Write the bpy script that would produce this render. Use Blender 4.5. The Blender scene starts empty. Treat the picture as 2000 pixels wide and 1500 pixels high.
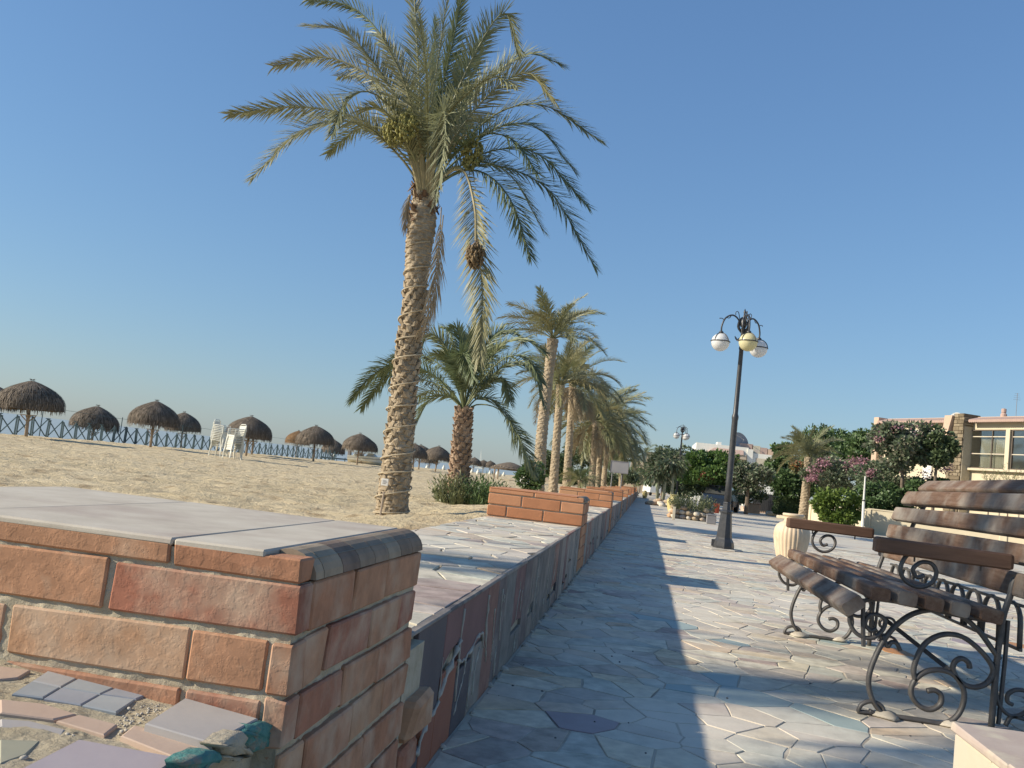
import bpy, math, random
import numpy as np
from mathutils import Vector, Matrix, noise as mnoise

scene = bpy.context.scene
random.seed(7)
# ---------------------------------------------------------------- camera
F = 1850.0; EYE = 0.8
R3 = np.array([[0.98378551, -0.09844592, 0.14991489],
               [0.13943382, -0.10590584, -0.98455176],
               [0.11280197, 0.98949096, -0.09046194]])
cam_data = bpy.data.cameras.new("camera")
cam = bpy.data.objects.new("camera", cam_data)
scene.collection.objects.link(cam)
mw = Matrix.Identity(4)
for i in range(3):
    for j in range(3):
        mw[i][j] = R3[i][j]
mw[2][3] = EYE
cam.matrix_world = mw
cam_data.sensor_width = 36.0
cam_data.lens = F / 2000 * 36
cam_data.clip_start = 0.02
cam_data.clip_end = 9000
scene.camera = cam
# ---------------------------------------------------------------- world, sun, exposure
SUN_EL = math.radians(26.5)
SHX, SHY = 1.0, 0.30                       # direction in which shadows fall
sun_to = Vector((-SHX, -SHY, 0)).normalized() * math.cos(SUN_EL) + Vector((0, 0, math.sin(SUN_EL)))
world = bpy.data.worlds.new("World")
scene.world = world
world.use_nodes = True
wn = world.node_tree
bg = wn.nodes["Background"]
sky = wn.nodes.new("ShaderNodeTexSky")
sky.sky_type = 'NISHITA'
sky.sun_disc = False
sky.sun_elevation = SUN_EL
sky.sun_rotation = math.atan2(sun_to.x, sun_to.y)
sky.altitude = 0
sky.air_density = 1.3
sky.dust_density = 0.3
sky.ozone_density = 4.0
# hazy Red Sea air: the same response curve over the whole dome
sepc = wn.nodes.new("ShaderNodeSeparateColor"); comc = wn.nodes.new("ShaderNodeCombineColor")
wn.links.new(sky.outputs[0], sepc.inputs[0])
SKY_STRENGTH = 0.12
for ch, (gam, mul) in enumerate(((0.76, 0.1070), (0.71, 0.1450), (0.63, 0.2120))):
    pw = wn.nodes.new("ShaderNodeMath"); pw.operation = 'POWER'; pw.inputs[1].default_value = gam
    ml = wn.nodes.new("ShaderNodeMath"); ml.operation = 'MULTIPLY'; ml.inputs[1].default_value = mul / SKY_STRENGTH
    wn.links.new(sepc.outputs[ch], pw.inputs[0]); wn.links.new(pw.outputs[0], ml.inputs[0]); wn.links.new(ml.outputs[0], comc.inputs[ch])
wn.links.new(comc.outputs[0], bg.inputs[0])
bg.inputs[1].default_value = SKY_STRENGTH * 0.80
sd = bpy.data.lights.new("sun", 'SUN')
sd.energy = 4.7
sd.angle = math.radians(1.0)
sd.color = (1.0, 0.90, 0.74)
so = bpy.data.objects.new("sun", sd)
scene.collection.objects.link(so)
so.rotation_euler = sun_to.to_track_quat('Z', 'Y').to_euler()
so.location = (0, 0, 30)
scene.view_settings.view_transform = 'Standard'
scene.view_settings.look = 'None'
scene.view_settings.exposure = 0.5
scene.view_settings.gamma = 1.0
scene.view_settings.use_curve_mapping = False
scene.cycles.max_bounces = 6
scene.cycles.diffuse_bounces = 3
scene.cycles.transparent_max_bounces = 6

# ---------------------------------------------------------------- surveying helpers
def ray(px, py):
    return R3 @ np.array([px - 1000.0, -(py - 750.0), -F])
def P(px, py, z=0.0):
    r = ray(px, py); t = (z - EYE) / r[2]
    return Vector((r[0] * t, r[1] * t, z))
def PY(px, py, y):
    r = ray(px, py); t = y / r[1]
    return Vector((r[0] * t, y, EYE + r[2] * t))
def PX(px, py, x):
    r = ray(px, py); t = x / r[0]
    return Vector((x, r[1] * t, EYE + r[2] * t))
def PL(px, py, a, d):
    """hit of a line of sight with the upright plane through a (x,y) along d (x,y)"""
    r = ray(px, py)
    n = (-d[1], d[0])
    t = (a[0] * n[0] + a[1] * n[1]) / (r[0] * n[0] + r[1] * n[1])
    p = Vector((r[0] * t, r[1] * t, EYE + r[2] * t))
    return p
def lerp(a, b, t): return a + (b - a) * t
def smooth(t):
    t = max(0.0, min(1.0, t)); return t * t * (3 - 2 * t)

# ---------------------------------------------------------------- mesh helpers
class MB:
    def __init__(s): s.v = []; s.f = []; s.r = []; s.cur = 0.0
    def add(s, vs, fs):
        o = len(s.v)
        s.v.extend([tuple(p) for p in vs])
        for f in fs:
            s.f.append(tuple(i + o for i in f)); s.r.append(s.cur)
    def box(s, x0, x1, y0, y1, z0, z1):
        s.add([(x0,y0,z0),(x1,y0,z0),(x1,y1,z0),(x0,y1,z0),(x0,y0,z1),(x1,y0,z1),(x1,y1,z1),(x0,y1,z1)],
              [(0,3,2,1),(4,5,6,7),(0,1,5,4),(1,2,6,5),(2,3,7,6),(3,0,4,7)])
    def cham(s, x0, x1, y0, y1, z0, z1, c=0.004, j=0.0, rnd=None):
        """box with chamfered edges and slightly irregular corners"""
        rr = rnd or random
        vs = []
        for ix in (0, 1):
            for iy in (0, 1):
                for iz in (0, 1):
                    x = (x0, x1)[ix]; y = (y0, y1)[iy]; z = (z0, z1)[iz]
                    dx = (1, -1)[ix]; dy = (1, -1)[iy]; dz = (1, -1)[iz]
                    jx, jy, jz = [rr.uniform(-j, j) for _ in range(3)]
                    x += jx; y += jy; z += jz
                    vs.append((x, y + dy * c, z + dz * c))
                    vs.append((x + dx * c, y, z + dz * c))
                    vs.append((x + dx * c, y + dy * c, z))
        I = lambda ix, iy, iz, k: (ix * 4 + iy * 2 + iz) * 3 + k
        fs = []
        for ix in (0, 1):
            q = [I(ix,0,0,0), I(ix,1,0,0), I(ix,1,1,0), I(ix,0,1,0)]
            fs.append(q if ix else q[::-1])
        for iy in (0, 1):
            q = [I(0,iy,0,1), I(0,iy,1,1), I(1,iy,1,1), I(1,iy,0,1)]
            fs.append(q if iy else q[::-1])
        for iz in (0, 1):
            q = [I(0,0,iz,2), I(1,0,iz,2), I(1,1,iz,2), I(0,1,iz,2)]
            fs.append(q if iz else q[::-1])
        for iy in (0, 1):
            for iz in (0, 1):
                fs.append([I(0,iy,iz,1), I(1,iy,iz,1), I(1,iy,iz,2), I(0,iy,iz,2)])
        for ix in (0, 1):
            for iz in (0, 1):
                fs.append([I(ix,0,iz,0), I(ix,1,iz,0), I(ix,1,iz,2), I(ix,0,iz,2)])
        for ix in (0, 1):
            for iy in (0, 1):
                fs.append([I(ix,iy,0,0), I(ix,iy,1,0), I(ix,iy,1,1), I(ix,iy,0,1)])
        for ix in (0, 1):
            for iy in (0, 1):
                for iz in (0, 1):
                    fs.append([I(ix,iy,iz,0), I(ix,iy,iz,1), I(ix,iy,iz,2)])
        s.add(vs, fs)
    def prism(s, poly, z0, z1, inset=0.0):
        """poly: list of (x,y), counter-clockwise; optional bevelled top"""
        n = len(poly)
        cx = sum(p[0] for p in poly) / n; cy = sum(p[1] for p in poly) / n
        vs = [(p[0], p[1], z0) for p in poly]
        if inset:
            vs += [(p[0], p[1], z1 - inset * 0.6) for p in poly]
            def sh(p):
                d = math.hypot(p[0] - cx, p[1] - cy) + 1e-6
                k = max(0.0, 1 - inset / d)
                return (cx + (p[0] - cx) * k, cy + (p[1] - cy) * k, z1)
            vs += [sh(p) for p in poly]
            layers = 2
        else:
            vs += [(p[0], p[1], z1) for p in poly]; layers = 1
        fs = []
        for L in range(layers):
            for i in range(n):
                a = L * n + i; b = L * n + (i + 1) % n
                fs.append((a, b, b + n, a + n))
        fs.append(tuple(layers * n + i for i in range(n)))
        fs.append(tuple(reversed(range(n))))
        s.add(vs, fs)
    def sprism(s, pts, normal, th, inset=0.0):
        """pts: 3D planar polygon (outer face), extruded backwards along -normal"""
        n = len(pts); N = Vector(normal).normalized()
        pts = [Vector(p) for p in pts]
        c = sum(pts, Vector()) / n
        top = []
        for p in pts:
            d = (p - c).length + 1e-6
            top.append(c + (p - c) * max(0, 1 - inset / d))
        vs = top + [p - N * min(inset * .6, th * .5) for p in pts] + [p - N * th for p in pts]
        fs = [tuple(range(n)), tuple(reversed(range(2 * n, 3 * n)))]
        for L in (0, 1):
            for i in range(n):
                a = L * n + i; b = L * n + (i + 1) % n
                fs.append((a, a + n, b + n, b))
        s.add(vs, fs)
    def tube(s, pts, rad, k=6, cap=True, flat=None):
        """swept tube; rad number or list; flat=(vector,factor) squashes the section along a direction"""
        pts = [Vector(p) for p in pts]
        n = len(pts)
        if not isinstance(rad, (list, tuple)): rad = [rad] * n
        prev = None; vs = []
        for i in range(n):
            t = (pts[min(i + 1, n - 1)] - pts[max(i - 1, 0)])
            if t.length < 1e-9: t = Vector((0, 0, 1))
            t.normalize()
            if prev is None:
                a = Vector((0, 1, 0)) if abs(t.y) < 0.9 else Vector((1, 0, 0))
                u = (a - t * a.dot(t)).normalized()
            else:
                u = (prev - t * prev.dot(t))
                u = u.normalized() if u.length > 1e-6 else t.orthogonal().normalized()
            prev = u
            w = t.cross(u)
            for j in range(k):
                an = 2 * math.pi * (j + .5) / k
                o = u * math.cos(an) * rad[i] + w * math.sin(an) * rad[i]
                if flat is not None:
                    fv = flat[0]
                    o = o + fv * (o.dot(fv) * (flat[1] - 1))
                vs.append(pts[i] + o)
        fs = []
        for i in range(n - 1):
            for j in range(k):
                a = i * k + j; b = i * k + (j + 1) % k
                fs.append((a, b, b + k, a + k))
        if cap:
            fs.append(tuple(reversed(range(k)))); fs.append(tuple((n - 1) * k + j for j in range(k)))
        s.add(vs, fs)
    def lathe(s, prof, c=(0, 0, 0), k=24, fn=None):
        vs = []
        for (r, z) in prof:
            for j in range(k):
                an = 2 * math.pi * j / k
                rr = r if fn is None else fn(r, z, an)
                vs.append((c[0] + rr * math.cos(an), c[1] + rr * math.sin(an), c[2] + z))
        fs = []
        for i in range(len(prof) - 1):
            for j in range(k):
                a = i * k + j; b = i * k + (j + 1) % k
                fs.append((a, b, b + k, a + k))
        fs.append(tuple(reversed(range(k))))
        fs.append(tuple((len(prof) - 1) * k + j for j in range(k)))
        s.add(vs, fs)
    def mesh(s, name, m=None, smooth_=False):
        me = bpy.data.meshes.new(name)
        me.from_pydata(s.v, [], s.f)
        if any(s.r):
            at = me.attributes.new('rnd', 'FLOAT', 'FACE')
            at.data.foreach_set('value', s.r)
        if m is not None: me.materials.append(m)
        if smooth_: me.polygons.foreach_set('use_smooth', [True] * len(me.polygons))
        me.update()
        return me
    def obj(s, name, m=None, parent=None, smooth_=False, loc=None):
        o = bpy.data.objects.new(name, s.mesh(name, m, smooth_))
        scene.collection.objects.link(o)
        if parent is not None: o.parent = parent
        if loc is not None: o.location = loc
        return o
def inst(name, me, parent=None, loc=(0, 0, 0), rot=(0, 0, 0), scale=None):
    o = bpy.data.objects.new(name, me)
    scene.collection.objects.link(o)
    o.location = loc; o.rotation_euler = rot
    if scale is not None: o.scale = scale if hasattr(scale, '__len__') else (scale,) * 3
    if parent is not None: o.parent = parent
    return o
def empty(name, loc=(0, 0, 0), rz=0.0):
    o = bpy.data.objects.new(name, None)
    o.empty_display_size = 0.1
    scene.collection.objects.link(o)
    o.location = loc; o.rotation_euler = (0, 0, rz)
    return o
def tag(o, label=None, cat=None, group=None, kind=None):
    if label: o['label'] = label
    if cat: o['category'] = cat
    if group: o['group'] = group
    if kind: o['kind'] = kind
    return o
kids = {}
def copy_tree(root):
    def rec(o, par):
        c = o.copy(); scene.collection.objects.link(c)
        if par is not None:
            c.parent = par
        for ch in list(o.children): rec(ch, c)
        return c
    return rec(root, None)
def catmull(pts, per=6):
    pts = [Vector(p) for p in pts]
    q = [pts[0] * 2 - pts[1]] + pts + [pts[-1] * 2 - pts[-2]]
    out = []
    for i in range(1, len(q) - 2):
        for k in range(per):
            t = k / per
            a, b, c, d = q[i-1], q[i], q[i+1], q[i+2]
            out.append(0.5 * ((2*b) + (c-a)*t + (2*a-5*b+4*c-d)*t*t + (3*b-a-3*c+d)*t*t*t))
    out.append(pts[-1])
    return out

# ---------------------------------------------------------------- materials
def N(nt, t, **kw):
    n = nt.nodes.new(t)
    for k, v in kw.items(): setattr(n, k, v)
    return n
def ramp(nt, src, cols, interp='LINEAR'):
    r = N(nt, "ShaderNodeValToRGB")
    r.color_ramp.interpolation = interp
    el = r.color_ramp.elements
    n = len(cols)
    for i, c in enumerate(cols):
        if isinstance(c[0], (tuple, list)): pos, col = c[1], c[0]
        else: pos, col = (i / max(1, n - 1) if interp != 'CONSTANT' else i / n), c
        if i < 2: e = el[i]; e.position = pos
        else: e = el.new(pos)
        e.color = (*col, 1)
    nt.links.new(src, r.inputs[0])
    return r.outputs[0]
def mat(name, cols, scale=4.0, rough=0.85, bump=0.0, bscale=40.0, bdist=0.004, rcols=None, vary=0.35, detail=6,
        metallic=0.0, spec=0.3, trans=0.0, stretch=None, interp='LINEAR', blotch=None, coord='Object', bump2=None, sheen=0.0):
    """cols: ramp over a noise.  rcols: colour chosen per piece, the noise then only shades it."""
    m = bpy.data.materials.new(name); m.use_nodes = True
    nt = m.node_tree; L = nt.links
    b = nt.nodes["Principled BSDF"]
    tc = N(nt, "ShaderNodeTexCoord"); oi = N(nt, "ShaderNodeObjectInfo")
    src = tc.outputs[coord]
    if stretch:
        mp = N(nt, "ShaderNodeMapping"); mp.inputs['Scale'].default_value = stretch
        L.new(src, mp.inputs[0]); src = mp.outputs[0]
    at = N(nt, "ShaderNodeAttribute", attribute_name='rnd')
    ad = N(nt, "ShaderNodeMath", operation='ADD'); L.new(oi.outputs['Random'], ad.inputs[0]); L.new(at.outputs['Fac'], ad.inputs[1])
    fr = N(nt, "ShaderNodeMath", operation='FRACT'); L.new(ad.outputs[0], fr.inputs[0])
    wv = N(nt, "ShaderNodeMath", operation='MULTIPLY'); L.new(fr.outputs[0], wv.inputs[0]); wv.inputs[1].default_value = 37.0
    no = N(nt, "ShaderNodeTexNoise", noise_dimensions='4D')
    no.inputs['Scale'].default_value = scale; no.inputs['Detail'].default_value = detail; no.inputs['Roughness'].default_value = 0.62
    L.new(src, no.inputs['Vector']); L.new(wv.outputs[0], no.inputs['W'])
    st = N(nt, "ShaderNodeMapRange"); st.inputs[1].default_value = 0.28; st.inputs[2].default_value = 0.72
    L.new(no.outputs['Fac'], st.inputs[0])
    if rcols:
        base = ramp(nt, fr.outputs[0], rcols, 'CONSTANT')
        sh = N(nt, "ShaderNodeMapRange"); sh.inputs[3].default_value = 1 - vary; sh.inputs[4].default_value = 1 + vary * .6
        L.new(st.outputs[0], sh.inputs[0])
        mx = N(nt, "ShaderNodeVectorMath", operation='SCALE')
        L.new(base, mx.inputs[0]); L.new(sh.outputs[0], mx.inputs['Scale'])
        col = mx.outputs[0]
    else:
        col = ramp(nt, st.outputs[0], cols, interp)
    if blotch:   # (colour, scale, lo, hi): patches of another colour
        n2 = N(nt, "ShaderNodeTexNoise", noise_dimensions='4D'); n2.inputs['Scale'].default_value = blotch[1]; n2.inputs['Detail'].default_value = 5
        n2.inputs['Roughness'].default_value = 0.6
        gp = N(nt, "ShaderNodeNewGeometry")
        if len(blotch) > 4: L.new(gp.outputs['Position'], n2.inputs['Vector'])
        else: L.new(tc.outputs[coord], n2.inputs['Vector']); L.new(wv.outputs[0], n2.inputs['W'])
        mr = N(nt, "ShaderNodeMapRange"); mr.inputs[1].default_value = blotch[2]; mr.inputs[2].default_value = blotch[3]
        L.new(n2.outputs['Fac'], mr.inputs[0])
        mm = N(nt, "ShaderNodeMix", data_type='RGBA'); L.new(mr.outputs[0], mm.inputs['Factor'])
        L.new(col, mm.inputs[6]); mm.inputs[7].default_value = (*blotch[0], 1)
        col = mm.outputs[2]
    L.new(col, b.inputs['Base Color'])
    b.inputs['Roughness'].default_value = rough
    b.inputs['Metallic'].default_value = metallic
    b.inputs['Specular IOR Level'].default_value = spec
    if bump:
        n3 = N(nt, "ShaderNodeTexNoise"); n3.inputs['Scale'].default_value = bscale; n3.inputs['Detail'].default_value = 8
        n3.inputs['Roughness'].default_value = 0.7
        L.new(src, n3.inputs['Vector'])
        h = n3.outputs['Fac']
        if bump2:   # (scale, weight) pits
            vo = N(nt, "ShaderNodeTexVoronoi"); vo.inputs['Scale'].default_value = bump2[0]
            L.new(src, vo.inputs['Vector'])
            mr2 = N(nt, "ShaderNodeMapRange"); mr2.inputs[2].default_value = 0.35; mr2.inputs[3].default_value = 0; mr2.inputs[4].default_value = bump2[1]
            L.new(vo.outputs['Distance'], mr2.inputs[0])
            n5 = N(nt, "ShaderNodeTexNoise"); n5.inputs['Scale'].default_value = bump2[0] * .25
            L.new(src, n5.inputs['Vector'])
            mr3 = N(nt, "ShaderNodeMapRange"); mr3.inputs[1].default_value = .45; mr3.inputs[2].default_value = .6
            L.new(n5.outputs['Fac'], mr3.inputs[0])
            ml = N(nt, "ShaderNodeMath", operation='MULTIPLY'); L.new(mr2.outputs[0], ml.inputs[0]); L.new(mr3.outputs[0], ml.inputs[1])
            ad2 = N(nt, "ShaderNodeMath", operation='ADD'); L.new(h, ad2.inputs[0]); L.new(ml.outputs[0], ad2.inputs[1]); h = ad2.outputs[0]
        bp = N(nt, "ShaderNodeBump"); bp.inputs['Strength'].default_value = bump; bp.inputs['Distance'].default_value = bdist
        L.new(h, bp.inputs['Height']); L.new(bp.outputs[0], b.inputs['Normal'])
    if trans:
        out = nt.nodes['Material Output']
        tr = N(nt, "ShaderNodeBsdfTranslucent"); L.new(col, tr.inputs[0])
        ms = N(nt, "ShaderNodeMixShader"); ms.inputs[0].default_value = trans
        L.new(b.outputs[0], ms.inputs[1]); L.new(tr.outputs[0], ms.inputs[2]); L.new(ms.outputs[0], out.inputs[0])
    return m

BR = [(0.42,0.205,0.115),(0.46,0.245,0.14),(0.39,0.175,0.105),(0.47,0.27,0.155),(0.42,0.215,0.13),(0.44,0.235,0.135),(0.35,0.145,0.09)]
M_brick = mat('brick clay', None, 22, .92, .38, 260, .0009, rcols=BR, vary=.30, blotch=((0.55,0.42,0.30), 7, .48, .75), bump2=(260, 1.1))
M_brickfar = mat('brick clay orange', None, 5, .9, .6, 60, .004, rcols=[(0.50,0.235,0.12),(0.54,0.265,0.14),(0.47,0.21,0.105),(0.56,0.30,0.16)], vary=.2)
M_mortar = mat('grey mortar', [(0.38,0.33,0.23),(0.47,0.41,0.30),(0.54,0.48,0.36)], 22, .95, .9, 130, .004, bump2=(60, 1.0))
M_mortar_pale = mat('pale mortar', [(0.34,0.31,0.25),(0.45,0.41,0.34),(0.54,0.50,0.42)], 20, .95, .7, 120, .004)
M_captile = mat('cap tile dusty', [(0.42,0.37,0.295),(0.50,0.445,0.36),(0.55,0.50,0.41)], 11, .85, .35, 90, .0012, blotch=((0.36,0.29,0.24), 3.2, .5, .72))
M_bulltile = mat('bullnose tile dark', None, 12, .8, .3, 60, .002, rcols=[(0.24,0.175,0.12),(0.29,0.22,0.155),(0.21,0.15,0.11),(0.33,0.26,0.18)], vary=.4)
STN = [(0.595,0.536,0.414),(0.524,0.490,0.392),(0.631,0.560,0.404),(0.452,0.385,0.310),(0.476,0.478,0.404),(0.654,0.595,0.455),(0.535,0.431,0.321),
       (0.524,0.443,0.373),(0.595,0.490,0.332),(0.392,0.350,0.300),(0.583,0.548,0.435),(0.499,0.501,0.414),(0.392,0.303,0.259),(0.559,0.420,0.280)]
M_flag = mat('flagstone', None, 13, .75, .5, 70, .003, rcols=STN, vary=.46, blotch=((0.64,0.58,0.475), 1.3, .40, .68, 1))
M_flag_o = mat('flagstone orange', [(0.42,0.19,0.07),(0.50,0.26,0.11)], 7, .6, .3, 50, .003)
M_flag_p = mat('flagstone purple', [(0.29,0.23,0.235),(0.36,0.30,0.30)], 7, .6, .3, 50, .003)
M_flag_t = mat('flagstone teal', [(0.29,0.36,0.34),(0.37,0.43,0.40)], 7, .6, .3, 50, .003)
M_joint = mat('paving joint', [(0.38,0.34,0.27),(0.58,0.52,0.42)], 1.6, .95, .6, 90, .003, blotch=((0.25,0.22,0.18), 3, .5, .65))
M_slab = mat('cladding slab', None, 10, .75, .4, 50, .003, rcols=[(0.13,0.115,0.11),(0.24,0.135,0.12),(0.20,0.19,0.17),(0.29,0.25,0.21),(0.23,0.215,0.19),
        (0.34,0.29,0.24),(0.20,0.16,0.145),(0.27,0.25,0.22),(0.30,0.16,0.12)], vary=.4, blotch=((0.40,0.36,0.30), 4, .50, .74))
M_slab_dark = mat('dark slate slab', [(0.075,0.066,0.072),(0.12,0.105,0.11)], 8, .6, .3, 50, .003)
M_slab_mar = mat('maroon slab', [(0.15,0.075,0.07),(0.23,0.12,0.11)], 6, .6, .3, 50, .003)
M_slab_red = mat('red slab', [(0.27,0.10,0.06),(0.36,0.15,0.09)], 6, .7, .4, 50, .003)
M_iron = mat('black iron', [(0.030,0.031,0.034),(0.060,0.060,0.062)], 20, .42, .3, 80, .002, spec=.5)
M_iron_dusty = mat('dusty wrought iron', [(0.045,0.043,0.042),(0.11,0.10,0.09)], 25, .5, .3, 120, .002, spec=.5)
M_wood = mat('weathered bench wood', [(0.085,0.047,0.028),(0.14,0.082,0.052),(0.19,0.125,0.085)], 6, .75, .7, 40, .003, stretch=(14, 1.2, 14), blotch=((0.29,0.255,0.21), 3.5, .46, .68))
M_wood_red = mat('varnished arm wood', [(0.10,0.055,0.034),(0.17,0.095,0.06)], 6, .65, .3, 40, .002, stretch=(1.5, 14, 14))
M_trunk = mat('palm trunk', [(0.20,0.15,0.095),(0.35,0.28,0.19),(0.46,0.38,0.27)], 9, .95, .9, 45, .012, stretch=(1, 1, .6))
M_trunk_red = mat('palm trunk reddish', [(0.18,0.11,0.07),(0.36,0.25,0.17),(0.48,0.37,0.27)], 9, .95, .9, 45, .012)
M_rope = mat('rope', [(0.40,0.33,0.22),(0.52,0.44,0.31)], 20, .9)
FR = [(0.26,0.26,0.13),(0.30,0.29,0.155),(0.22,0.23,0.115),(0.33,0.31,0.16),(0.24,0.25,0.14)]
M_frond = mat('palm frond', None, 3, .5, rcols=FR, vary=.3, spec=.5, trans=.22)
M_frond_deep = mat('palm frond deep green', None, 3, .5, rcols=[(0.145,0.18,0.085),(0.18,0.21,0.10),(0.22,0.24,0.115)], vary=.3, spec=.5, trans=.22)
M_frond_yel = mat('palm frond yellowing', None, 3, .55, rcols=[(0.24,0.23,0.11),(0.28,0.25,0.12),(0.19,0.20,0.095)], vary=.3, spec=.4, trans=.25)
M_frond_dry = mat('palm frond dry', [(0.30,0.235,0.15),(0.42,0.35,0.24)], 4, .7, trans=.15)
M_stalk = mat('palm stalk', [(0.24,0.20,0.10),(0.36,0.31,0.18)], 5, .6)
M_dates = mat('dates', [(0.20,0.19,0.06),(0.33,0.31,0.11)], 30, .5, .3, 60)
M_dates_dry = mat('dates dried', [(0.11,0.075,0.04),(0.24,0.17,0.09)], 30, .7)
M_thatch = mat('thatch', None, 8, .95, rcols=[(0.15,0.12,0.09),(0.20,0.16,0.12),(0.12,0.095,0.07),(0.26,0.21,0.16),(0.17,0.14,0.105)], vary=.4)
M_thatch_o = mat('thatch orange', None, 8, .95, rcols=[(0.26,0.155,0.075),(0.30,0.19,0.10),(0.22,0.13,0.065)], vary=.4)
M_post = mat('timber post', [(0.30,0.23,0.17),(0.42,0.34,0.26)], 8, .85, .4, 40, stretch=(4, 4, .6))
M_fence = mat('painted fence metal', [(0.05,0.085,0.09),(0.08,0.12,0.125)], 6, .5)
M_plastic = mat('white plastic', [(0.62,0.61,0.52),(0.74,0.73,0.64)], 4, .45)
M_white = mat('white paint', [(0.66,0.64,0.58),(0.76,0.74,0.68)], 3, .7)
M_stucco = mat('cream stucco', [(0.50,0.43,0.30),(0.62,0.54,0.39)], 1.2, .9, .3, 30)
M_stucco_p = mat('pink stucco', [(0.50,0.36,0.26),(0.58,0.42,0.31)], 1.2, .9)
M_stucco_w = mat('white stucco', [(0.70,0.68,0.60),(0.80,0.78,0.70)], 1.0, .9)
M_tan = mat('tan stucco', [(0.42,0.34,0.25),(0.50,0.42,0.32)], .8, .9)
M_rooftile = mat('terracotta tile', [(0.40,0.28,0.23),(0.50,0.36,0.30)], 4, .85)
M_stone = mat('brown stone cladding', None, 6, .9, .8, 30, .02, rcols=[(0.21,0.165,0.105),(0.25,0.20,0.13),(0.18,0.14,0.09),(0.28,0.225,0.15)], vary=.35)
M_glass = mat('dark window glass', [(0.04,0.045,0.045),(0.09,0.09,0.085)], .8, .08, spec=.6)
M_curtain = mat('curtain', [(0.62,0.60,0.50),(0.78,0.76,0.66)], 3, .9, stretch=(8, 8, .3))
M_frame = mat('brown aluminium frame', [(0.10,0.08,0.06),(0.14,0.11,0.085)], 3, .5)
M_clay = mat('cream glazed clay', [(0.56,0.42,0.28),(0.68,0.55,0.39)], 5, .55, .2, 40, .002, blotch=((0.50,0.28,0.16), 4, .58, .8))
M_yclay = mat('yellow clay', [(0.50,0.42,0.17),(0.62,0.53,0.26)], 5, .6)
M_rock = mat('limestone rubble', None, 9, .95, .8, 30, .01, rcols=[(0.46,0.36,0.24),(0.58,0.48,0.36),(0.50,0.33,0.20),(0.40,0.32,0.25),(0.62,0.55,0.44)], vary=.3)
M_cream = mat('cream limestone', [(0.50,0.44,0.32),(0.60,0.54,0.41)], 6, .7, .3, 60, .003, blotch=((0.50,0.40,0.36), 3, .5, .7))
M_red = mat('red paint', [(0.42,0.07,0.03),(0.50,0.10,0.05)], 4, .5)
M_grey = mat('grey metal', [(0.19,0.18,0.18),(0.26,0.25,0.25)], 3, .6)
M_sign = mat('sign back sheet', [(0.27,0.26,0.26),(0.34,0.33,0.33)], 2, .6)
def leafmat(n, cols, trans=.25): return mat(n, None, 1.2, .5, rcols=cols, vary=.35, spec=.4, trans=trans)
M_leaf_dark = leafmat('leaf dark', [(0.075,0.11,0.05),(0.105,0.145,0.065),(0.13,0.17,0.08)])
M_leaf_mid = leafmat('leaf mid', [(0.10,0.165,0.06),(0.14,0.21,0.075),(0.085,0.14,0.055)])
M_leaf_bright = leafmat('leaf bright', [(0.12,0.20,0.05),(0.16,0.25,0.065),(0.09,0.16,0.045)], .35)
M_leaf_grey = leafmat('leaf grey', [(0.16,0.205,0.12),(0.21,0.25,0.15),(0.12,0.165,0.09),(0.22,0.215,0.15)])
M_leaf_lime = leafmat('leaf lime', [(0.15,0.22,0.04),(0.19,0.26,0.06),(0.11,0.17,0.035)], .35)
M_leaf_olive = leafmat('leaf olive', [(0.16,0.18,0.085),(0.20,0.21,0.10),(0.12,0.145,0.07)])
M_leaf_hedge = leafmat('leaf hedge', [(0.09,0.14,0.05),(0.12,0.17,0.06)])
M_flower = leafmat('magenta flowers', [(0.36,0.17,0.22),(0.42,0.24,0.27),(0.33,0.19,0.18)], .3)
M_flower_r = leafmat('coral flowers', [(0.42,0.12,0.08),(0.46,0.19,0.13)], .3)
M_flower_o = leafmat('orange flowers', [(0.42,0.26,0.06),(0.46,0.17,0.08)], .3)
M_bark = mat('bark', [(0.12,0.09,0.065),(0.20,0.16,0.12)], 8, .95, .6, 30)
M_paletrunk = mat('pale green trunk', [(0.26,0.27,0.18),(0.38,0.38,0.27)], 4, .8, stretch=(1, 1, 4))
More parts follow.
